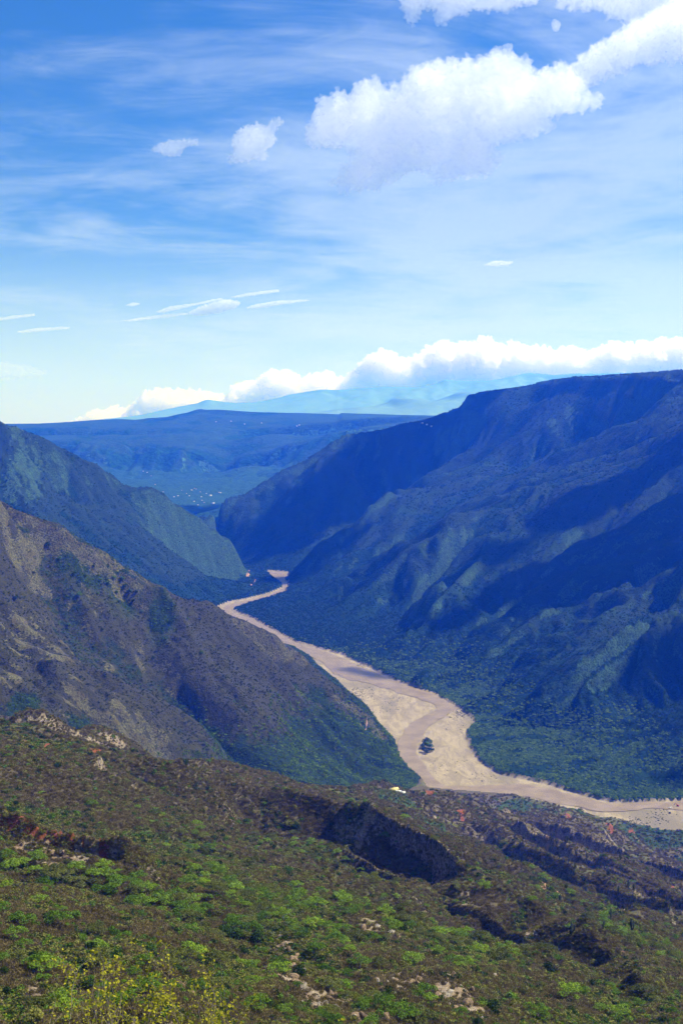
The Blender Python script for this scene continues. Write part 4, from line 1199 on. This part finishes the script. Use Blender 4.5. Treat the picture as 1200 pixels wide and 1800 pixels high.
for px, py in cpx:
    h = hit(px, py)
    if h is None or h[1] > 2100:
        continue
    o = rc.choice(CA).copy(); COL.objects.link(o); o.location = h; o.rotation_euler = (0, 0, rc.uniform(0, 6)); s = rc.uniform(0.8, 1.5); o.scale = (s, s, s)
    wh = 'beside the red footpath' if px < 1010 and 1465 < py < 1535 else ('on the long bare ridge right of the footpath' if py < 1560 else ('on the brown spur low on the hillside' if px > 960 else 'on the dark ridge top'))
    if px < 950 and py < 1481: wh = 'on the grey slope above the footpath'
    tag(o, '%s dark branching columnar cactus %s' % ('tall' if s > 1.15 else 'short', wh), 'cactus', 'cacti ' + wh)

# bushes dotting the meadow of the near spur
dots = [(85, 965, 1.6), (105, 985, 1.2), (140, 1050, 1.5), (28, 1056, 1.2), (200, 1020, 1.2), (215, 1022, 1.4), (190, 1030, 1.1), (220, 1035, 1.3), (228, 1042, 1.2), (235, 1060, 1.0), (178, 1022, 1.0), (205, 1045, 1.1), (299, 1098, 1.2),
        (150, 1015, 0.9), (130, 1012, 1.0), (240, 1045, 1.0), (165, 1000, 0.9), (172, 1046, 0.8), (210, 1060, 0.8), (250, 1078, 0.8), (60, 1010, 0.8), (355, 1150, 1.1), (270, 1160, 0.9), (120, 1100, 0.9), (180, 1110, 0.9), (330, 1090, 0.8)]
for px, py, s in dots:
    h = hit(px, py)
    v_ = rc.choice((1, 4, 0, 3))
    place_tree('meadow_tree', RT[v_], h[0], h[1], s * 2.1, '%s green tree on the %s' % ('large round' if s > 1.15 else 'small', 'sunlit meadow of the left spur' if 150 <= px <= 260 else 'brown face of the left spur'),
               'tree', 'trees dotting the left spur')
# the wooded islet on the sandbar
for i, (px, py, s) in enumerate(((745, 1322, 3.6), (755, 1322, 3.4), (750, 1314, 4.4), (747, 1308, 3.8), (751, 1303, 3.0), (757, 1315, 3.4), (742, 1316, 3.2), (750, 1325, 3.2), (754, 1308, 3.4), (746, 1314, 3.8), (760, 1321, 2.4))):
    h = PZ(px, py, 0.3)
    place_tree('islet_tree', RT[(0, 3, 1)[i % 3]], h[0], h[1], s, 'dark green tree of the small islet in the river bed', 'tree', 'trees on the sandbar islet', z=0.0)
def sand_scrub(spots, dens):
    xs, ys = [], []
    for px, py, rx, ry, n_ in spots:
        for _ in range(n_):
            a, q_ = rc.uniform(0, 6.28), math.sqrt(rc.random())
            h = PZ(px + math.cos(a) * q_ * rx, py + math.sin(a) * q_ * ry, 0.1); xs.append(h[0]); ys.append(h[1])
    xs, ys = np.array(xs), np.array(ys)
    scatter('sandbar_scrub', bush_mesh('sandbar_bush', 33, M_slope, 60, 0.2, 1.3, 0.5), xs, ys, rng.uniform(0.6, 2.6, len(xs)) * dens)
sand_scrub([(515, 1142, 30, 9, 420), (540, 1155, 16, 9, 260), (625, 1222, 14, 14, 160), (645, 1218, 14, 10, 60), (660, 1240, 40, 14, 60), (815, 1252, 16, 8, 160), (800, 1258, 16, 8, 60), (835, 1262, 14, 6, 60), (700, 1235, 30, 14, 40), (800, 1280, 24, 10, 26),
            (640, 1172, 20, 6, 90), (1130, 1443, 50, 8, 90), (1160, 1430, 30, 8, 40), (790, 1345, 40, 20, 50), (850, 1365, 30, 10, 30)], 0.85)

# ------------------------------------------------------------------ rocks, footpaths
m, t = material('pale_boulder')
pos = t.n('ShaderNodeNewGeometry').outputs['Position']
a = t.noise(pos, 0.9, 5, 0.65); b = t.noise(pos, 5, 4, 0.7)
finish(t, t.mix(t.ss(a, .35, .65), rgb(.12, .10, .08), rgb(.30, .265, .215)), 0.9, t.n('ShaderNodeBump', {'Strength': 0.8, 'Distance': 0.3, 'Height': b}), 0.2)
M_rock = m
m, t = material('ochre_boulder')
pos = t.n('ShaderNodeNewGeometry').outputs['Position']
a = t.noise(pos, 0.9, 5, 0.65); b = t.noise(pos, 5, 4, 0.7)
finish(t, t.mix(t.ss(a, .35, .65), rgb(.085, .06, .038), rgb(.22, .155, .095)), 0.9, t.n('ShaderNodeBump', {'Strength': 0.8, 'Distance': 0.3, 'Height': b}), 0.2)
M_ochre = m
def rock_mesh(seed, mat):
    rg = np.random.default_rng(seed)
    bm = bmesh.new(); bmesh.ops.create_icosphere(bm, subdivisions=3, radius=1.0)
    p = np.array([v.co[:] for v in bm.verts])
    for k in range(12):                                   # split faces, as blocks of schist have
        n_ = rg.normal(0, 1, 3); n_ /= np.linalg.norm(n_); d0 = rg.uniform(0.3, 0.75)
        ex = np.maximum(p @ n_ - d0, 0); p = p - ex[:, None] * n_ * 0.97
    p = p * rg.uniform(0.55, 1.5, 3) * (1 + 0.10 * vnoise3(p * 2.5, seed)[:, None])
    f = np.array([[v.index for v in fc.verts] for fc in bm.faces]); bm.free()
    return make_mesh('boulder', p, f, mat, smooth_=False, link=False)
RK = [rock_mesh(200 + i, M_rock) for i in range(4)] + [rock_mesh(210 + i, M_ochre) for i in range(4)]
named = [(678, 1612, 2.6, 0, 'white slanting boulder at the top of the notch'), (684, 1620, 1.8, 0, 'pale block under the white slanting boulder'), (662, 1632, 2.2, 0, 'pale flat boulder left of the dark notch'), (672, 1636, 1.8, 0, 'pale boulder at the foot of the dark notch'),
         (690, 1642, 2.4, 0, 'long pale slab below the dark notch'), (712, 1638, 1.5, 0, 'small white block right of the dark notch'), (718, 1652, 1.5, 0, 'lowest white block right of the dark notch'), (640, 1636, 2.0, 4, 'ochre boulder at the edge of the trees')]
for px, py, s, v_, lb in named:
    h = hit(px, py); o = RK[v_].copy(); COL.objects.link(o); o.location = (h[0], h[1], h[2] + 0.2 * s); o.rotation_euler = (rc.uniform(-.5, .5), rc.uniform(-.5, .5), rc.uniform(0, 6)); o.scale = (s, s, s * .8)
    tag(o, lb, 'boulder', 'pale boulders of the notch')
xs, ys, sz = [], [], []
for px, py, rx, ry, n_, wh in ((505, 1700, 34, 30, 34, 'on the bare outcrop at the bottom'), (550, 1745, 40, 30, 34, 'on the bare outcrop at the bottom'), (640, 1770, 50, 28, 34, 'on the lowest ochre rock face'), (700, 1740, 40, 36, 30, 'on the lowest ochre rock face'),
                              (790, 1750, 44, 34, 26, 'on the rock face above the bottom edge'), (865, 1705, 14, 16, 14, 'in the small pale scree patch'), (830, 1790, 40, 14, 16, 'on the rock face above the bottom edge'), (100, 1500, 60, 12, 22, 'under the red scarp'), (330, 1740, 12, 26, 14, 'under the small red cut'),
                              (400, 1447, 12, 6, 9, 'beside the ravine head'), (940, 1640, 6, 20, 10, 'in the steep gully of the brown ridge')):
    for _ in range(n_):
        a, q_ = rc.uniform(0, 6.28), math.sqrt(rc.random())
        h = hit(px + math.cos(a) * q_ * rx, py + math.sin(a) * q_ * ry)
        if h is None: continue
        v_ = rc.randrange(8); s = rc.uniform(0.6, 1.75) ** 1.5
        o = RK[v_].copy(); COL.objects.link(o); o.location = (h[0], h[1], h[2] - 0.1 * s); o.rotation_euler = (rc.uniform(-.7, .7), rc.uniform(-.7, .7), rc.uniform(0, 6)); o.scale = (s * rc.uniform(.7, 1.5), s, s * rc.uniform(.5, 1.1))
        tag(o, '%s %s boulder %s' % ('big' if s > 1.15 else 'small', 'grey' if v_ < 4 else 'ochre', wh), 'boulder', 'boulders ' + wh)

m, t = material('trodden_earth')
pos = t.n('ShaderNodeNewGeometry').outputs['Position']
finish(t, t.mix(t.noise(pos, .8, 4, .6), rgb(.22, .115, .065), rgb(.40, .25, .16)), 0.95)
M_path = m
def footpath(pixels, width):
    h = [hit(*p) for p in pixels]
    p = spline(np.array([q_[:2] for q_ in h if q_ is not None]), 10)
    tg = np.gradient(p, axis=0); tg /= np.linalg.norm(tg, axis=1)[:, None] + 1e-9
    nr = np.stack([-tg[:, 1], tg[:, 0]], 1); wv = (width * (0.75 + 0.5 * rng.random(len(p))))[:, None] / 2
    rows = [p + nr * wv * k for k in (-1, -.33, .33, 1)]
    co = np.concatenate([np.concatenate([q_, (zat(q_[:, 0], q_[:, 1]) + 0.35)[:, None]], 1) for q_ in rows]); n_ = len(p)
    qd = [[k * n_ + i, k * n_ + i + 1, (k + 1) * n_ + i + 1, (k + 1) * n_ + i] for k in range(3) for i in range(n_ - 1)]
    o = make_mesh('footpath', co, np.array(qd), M_path); o['kind'] = 'structure'
for pp, wd in (([(960, 1477), (962, 1487), (956, 1498), (948, 1512)], 3.2), ([(950, 1537), (960, 1543), (956, 1550), (948, 1556)], 3.0), ([(1020, 1606), (1034, 1620), (1046, 1636), (1054, 1646)], 1.6), ([(1078, 1664), (1096, 1676), (1110, 1690), (1122, 1702)], 1.5),
               ([(296, 1640), (300, 1655), (299, 1672)], 1.2), ([(434, 1014), (437, 1008), (444, 1003)], 9), ([(449, 1018), (446, 1024), (441, 1030)], 7), ([(632, 1271), (645, 1268), (660, 1262)], 2.2), ([(1010, 1590), (990, 1576), (975, 1566)], 1.4)):
    footpath(pp, wd)

# ------------------------------------------------------------------ buildings and vehicles
def plain(name, c, rough=.8, var=.25):
    m, t = material(name)
    pos = t.n('ShaderNodeNewGeometry').outputs['Position']
    f = t.noise(pos, 2.0, 4, .6)
    finish(t, t.mix(f, rgb(*[k * (1 - var) for k in c]), rgb(*[min(1, k * (1 + var)) for k in c])), rough)
    return m
M_wall = plain('whitewash', (.62, .58, .50)); M_roofy = plain('yellow_tin_roof', (.46, .38, .13), .5); M_roofw = plain('white_tin_roof', (.46, .46, .44), .5, .15); M_roofr = plain('clay_tile_roof', (.30, .13, .07)); M_dark = plain('dark_opening', (.02, .02, .02))
def box(c, s):
    c, s = np.array(c, float), np.array(s, float) / 2
    v = np.array([(x, y, z) for z in (-1, 1) for x, y in ((-1, -1), (1, -1), (1, 1), (-1, 1))]) * s + c
    return v, np.array([[0, 3, 2, 1], [4, 5, 6, 7], [0, 1, 5, 4], [1, 2, 6, 5], [2, 3, 7, 6], [3, 0, 4, 7]])
def joined(parts):
    co, q, n_ = [], [], 0
    for c, f in parts:
        co.append(c); q.append(f + n_); n_ += len(c)
    return np.concatenate(co), np.concatenate(q)
def child(root, name, parts, mat, smooth_=False):
    co, q = joined(parts); o = make_mesh(name, co, q, mat, smooth_=smooth_); o.parent = root; return o
def empty(name, loc, rz=0.0):
    o = bpy.data.objects.new(name, None); COL.objects.link(o); o.location = loc; o.rotation_euler = (0, 0, rz); o.empty_display_size = .5; return o
def house(name, loc, rz, w_, d_, h_, roof, label, cat, group=None):
    r = empty(name, loc, rz)
    child(r, 'wall', [box((0, 0, h_ / 2 - 1), (w_, d_, h_ + 2)),], M_wall)
    rh = d_ * .28; e = .5
    v = np.array([(-w_ / 2 - e, -d_ / 2 - e, h_ - .1), (w_ / 2 + e, -d_ / 2 - e, h_ - .1), (w_ / 2 + e, 0, h_ + rh), (-w_ / 2 - e, 0, h_ + rh), (-w_ / 2 - e, d_ / 2 + e, h_ - .1), (w_ / 2 + e, d_ / 2 + e, h_ - .1)])
    v = np.concatenate([v, v + (0, 0, .18)])
    rq = np.array([[0, 1, 2, 3], [3, 2, 5, 4], [9, 8, 7, 6], [10, 11, 8, 9], [0, 6, 7, 1], [4, 5, 11, 10], [0, 3, 9, 6], [3, 4, 10, 9], [1, 7, 8, 2], [2, 8, 11, 5]])
    child(r, 'roof', [(v, rq)], roof)
    child(r, 'door', [box((w_ * .1, -d_ / 2 - .02, 1.0), (1.0, .1, 2.0))], M_dark)
    for k in (-.3, .34):
        child(r, 'window', [box((w_ * k, -d_ / 2 - .02, 1.5), (1.1, .1, 1.0))], M_dark)
    return tag(r, label, cat, group)
h = hit(692, 1391); house('farmhouse', (h[0], h[1], h[2] + .3), .35, 12, 7, 3.0, M_roofy, 'farmhouse with a pale yellow roof on the green knoll', 'farmhouse')
h = hit(697, 1393); house('shed', (h[0] + 2, h[1] - 5, h[2] + .3), .2, 7, 5, 2.6, M_roofw, 'white shed right in front of the yellow-roofed farmhouse', 'shed')
h = hit(708, 1396); house('hut', h, -.3, 6, 5, 2.6, M_roofw, 'small white hut to the right of the farmhouse among trees', 'hut')
for px, py, s, wt in ((252, 829, .9, 1), (259, 831, 1, 1), (266, 837, .8, 0), (273, 852, .9, 0), (287, 865, .8, 0), (306, 874, 1.1, 1), (313, 872, 1, 1), (333, 872, .9, 1), (337, 862, 1.2, 1), (342, 859, .8, 0), (345, 860, .8, 0), (341, 882, 1.1, 1), (354, 874, 1, 1), (355, 880, .8, 1), (359, 884, .8, 0),
                      (370, 872, 1.7, 1), (375, 886, 1.7, 1), (385, 866, 1, 0), (388, 867, 1, 1), (352, 865, .8, 0), (328, 868, .8, 0), (363, 868, .8, 1), (348, 888, .8, 1), (320, 862, .7, 0)):
    h = hit(px, py, 7000)
    if h is None: continue
    side_ = 'on the left rise of the far valley' if px < 300 else ('near the spur tips in the far valley floor' if py > 876 else 'across the far valley floor')
    house('village_house', h, rc.uniform(-.6, .6), 11 * s, 8 * s, 3.6 * s, M_roofw if wt else M_roofr, '%s house with a %s roof %s' % ('large' if s > 1.3 else ('tiny' if s < 1 else 'small'), 'white' if wt else 'brown tile', side_), 'house', 'houses ' + side_)
for px, py in ((406, 741), (430, 746), (526, 748), (522, 750), (460, 744), (380, 742)):
    h = hit(px, py, 9000)
    if h: house('plateau_house', h, rc.uniform(-.6, .6), 15, 10, 4.5, M_roofw, 'tiny white house up on the far plateau', 'house', 'houses on the far plateau')
for px, py in ((742, 745), (750, 747), (758, 750)):
    h = hit(px, py, 5000)
    if h: house('ridge_house', h, rc.uniform(-.6, .6), 11, 8, 4, M_roofw, 'tiny white house below the skyline left of the mesa', 'house', 'houses below the mesa skyline')

M_red = plain('red_machine_paint', (.30, .035, .02), .5); M_white = plain('white_truck_paint', (.7, .7, .68), .4, .05); M_rub = plain('black_rubber', (.02, .02, .02), .9); M_glass = plain('cab_glass', (.03, .04, .05), .15)
def wheel(c, rad, wid):
    an = np.linspace(0, 2 * math.pi, 14, endpoint=False)
    a = np.stack([c[0] + np.cos(an) * rad, np.full(14, c[1] - wid / 2), c[2] + np.sin(an) * rad], 1); b = a + (0, wid, 0)
    co = np.concatenate([a, b, [[c[0], c[1] - wid / 2, c[2]], [c[0], c[1] + wid / 2, c[2]]]])
    q = [[i, (i + 1) % 14, 14 + (i + 1) % 14, 14 + i] for i in range(14)] + [[28, (i + 1) % 14, i, i] for i in range(0)]
    q += [[28, (i + 2) % 14, (i + 1) % 14, i] for i in range(0, 14, 2)] + [[29, 14 + i, 14 + (i + 1) % 14, 14 + (i + 2) % 14] for i in range(0, 14, 2)]
    return co, np.array(q)
def truck(loc, rz, bed, label):
    r = empty('dump_truck', loc, rz)
    child(r, 'chassis', [box((0, 0, .95), (7.6, 1.0, .35))], M_rub)
    child(r, 'cab', [box((2.9, 0, 1.75), (1.7, 2.3, 1.5)), box((2.75, 0, 2.75), (1.3, 2.15, .55))], M_white)
    child(r, 'windscreen', [box((3.78, 0, 2.1), (.06, 1.9, .7))], M_glass)
    child(r, 'bed', [box((-1.0, 0, 1.4), (5.2, 2.4, .25)), box((-1.0, -1.12, 2.0), (5.2, .15, 1.1)), box((-1.0, 1.12, 2.0), (5.2, .15, 1.1)), box((1.5, 0, 2.15), (.15, 2.1, 1.4)), box((-3.5, 0, 1.95), (.15, 2.1, 1.0))], bed)
    for x_ in (2.8, -1.6, -2.8):
        for y_ in (-.95, .95):
            child(r, 'wheel', [wheel((x_, y_, .55), .55, .4)], M_rub)
    return tag(r, label, 'truck')
h = PZ(1177, 1421, 0.3); truck(h, .3, M_white, 'white dump truck with a dark cab side parked on the river sand')
h = PZ(1176, 1429.5, 0.3); truck(h, 1.7, M_rub, 'dark dump truck on the sandy track nearest to the hillside')
h = PZ(1190, 1417.5, 0.3); r = empty('excavator', h, 2.6); r.scale = (1.35,) * 3
for y_ in (-1.1, 1.1):
    child(r, 'track', [box((0, y_, .45), (3.6, .55, .9))], M_rub)
child(r, 'body', [box((-.5, 0, 1.6), (3.0, 2.4, 1.1)), box((-1.7, 0, 1.75), (.7, 2.2, 1.3))], M_red)
child(r, 'cab', [box((.6, .75, 2.45), (1.3, .9, 1.5))], M_red)
child(r, 'cab_window', [box((1.27, .75, 2.6), (.05, .75, .9))], M_glass)
child(r, 'boom', [tubes([[((1.0, -.2, 1.8), .3), ((2.6, -.2, 4.2), .28), ((4.0, -.2, 4.6), .24)]], 6), tubes([[((3.9, -.2, 4.7), .22), ((5.2, -.2, 2.6), .18)]], 6)], M_red)
child(r, 'bucket', [box((5.2, -.2, 2.1), (.9, 1.1, .9))], M_rub)
tag(r, 'red excavator with its boom raised on the river sand', 'excavator')

# ------------------------------------------------------------------ shrubs right below the lookout
def grow(seed, base, aim, length, rad, depth, spread=.5, twigs=4):
    """branching stems from base towards aim; returns tube paths and leaf anchors"""
    rg = np.random.default_rng(seed); paths = []; tips = []
    def rec(p, d, ln, r_, lv):
        n_ = 5; pts = [(p.copy(), r_)]
        for i in range(1, n_):
            d = d + rg.normal(0, .27, 3) + np.array([0, 0, .03]); d /= np.linalg.norm(d)
            p = p + d * ln / (n_ - 1); pts.append((p.copy(), r_ * (1 - .5 * i / (n_ - 1))))
            if lv <= 1:
                tips.append((p.copy(), d.copy()))
            if lv > 0 and i >= 2:
                e = d + rg.normal(0, spread, 3); e /= np.linalg.norm(e)
                rec(p.copy(), e, ln * rg.uniform(.5, .75), r_ * .55, lv - 1)
        paths.append(pts)
        if lv > 0:
            e = d + rg.normal(0, spread * .5, 3); rec(p.copy(), e / np.linalg.norm(e), ln * .65, r_ * .5, lv - 1)
    b = np.array(base, float)
    for k in range(twigs):
        d = np.array(aim, float) + rg.normal(0, .32, 3); d /= np.linalg.norm(d)
        rec(b + rg.normal(0, .08, 3), d, length * rg.uniform(.8, 1.15), rad, depth)
    return paths, tips
def near_shrub(name, px, py_top, Y, seed, label, leaves=3.0, depth=3, twigs=4, lean=(0, 0, 1), leafmat=None, lsize=.0135, ln=None):
    X_, Y_, ztop = P(px, py_top, Y)
    zg = float(np.interp(Y, [0, 4, 8, 20], [798.3, 796.0, 793.3, 784.5]))
    hgt = ztop - zg
    root = empty(name, (X_, Y, zg))
    paths, tips = grow(seed, (0, 0, -.1), lean, ln or hgt * .42, .013, depth, .55, twigs)
    zmax = max(p[0][2] for q_ in paths for p in q_)
    f = hgt / zmax
    paths = [[(p * np.array([1, 1, f]), r_) for p, r_ in q_] for q_ in paths]; tips = [(p * np.array([1, 1, f]), d) for p, d in tips]
    co, q = tubes(paths, 5)
    o = make_mesh('stems', co, q, M_twig); o.parent = root
    if leaves:
        rg = np.random.default_rng(seed + 5)
        c_, n_ = [], []
        for p, d in tips:
            for _ in range(rg.poisson(leaves * 4.6)):
                c_.append(p + rg.normal(0, .03, 3)); n_.append(rg.normal(0, 1, 3) + np.array([0, 0, .8]))
        co, q = cards(np.array(c_), np.array(n_), lsize, rg, .3)
        o = make_mesh('leaves', co, q, leafmat or M_yellow, smooth_=False); o.parent = root
    return tag(root, label, 'shrub', 'shrubs below the lookout')
near_shrub('leafy_shrub', 150, 1716, 8.5, 301, 'yellow-leaved shrub with thin grey stems, fullest of the shrubs at the bottom', 2.4, 3, 5)
near_shrub('leafy_shrub', 45, 1660, 8.0, 302, 'tall thin yellow-leaved shrub whose tip stands highest at the bottom corner', .55, 3, 3)
near_shrub('leafy_shrub', 240, 1735, 8.8, 303, 'yellow-leaved shrub right of the fullest one', 1.0, 3, 4)
near_shrub('leafy_shrub', 100, 1745, 7.4, 305, 'low yellow-leaved shrub in front of the others', 1.0, 3, 4)
near_shrub('leafy_shrub', 335, 1776, 9.4, 306, 'small yellow-leaved shrub farthest from the corner', .9, 3, 3)
near_shrub('leafy_shrub', 190, 1712, 9.2, 307, 'yellow-leaved shrub standing between the fullest one and its right neighbour', 1.6, 3, 4)
near_shrub('leafy_shrub', 285, 1762, 9.0, 308, 'low yellow-leaved shrub between the right-hand pair', 1.5, 3, 4)
near_shrub('bare_shrub', 20, 1680, 7.2, 310, 'leafless grey shrub with forked twigs in the bottom corner', 0, 3, 3)
near_shrub('dry_branch', 420, 1762, 9.0, 311, 'leafless pale branch forking above the bottom edge', 0, 2, 2)

# ------------------------------------------------------------------ the blue air of the canyon: one closed box of even haze
m, t = material('haze_air')
pv = t.n('ShaderNodeVolumePrincipled', {'Color': rgb(0.012, 0.115, 1.0), 'Density': 0.000082, 'Anisotropy': 0.35, 'Absorption Color': rgb(1, 1, 1)})
t.n('ShaderNodeOutputMaterial', {'Volume': pv})
hz = np.array([(x, y, z) for z in (-14.0, 2350.0) for x, y in ((-50000, -15000), (50000, -15000), (50000, 52000), (-50000, 52000))], float)
o = make_mesh('haze', hz, np.array([[0, 3, 2, 1], [4, 5, 6, 7], [0, 1, 5, 4], [1, 2, 6, 5], [2, 3, 7, 6], [3, 0, 4, 7]]), m, smooth_=False)
o['kind'] = 'stuff'
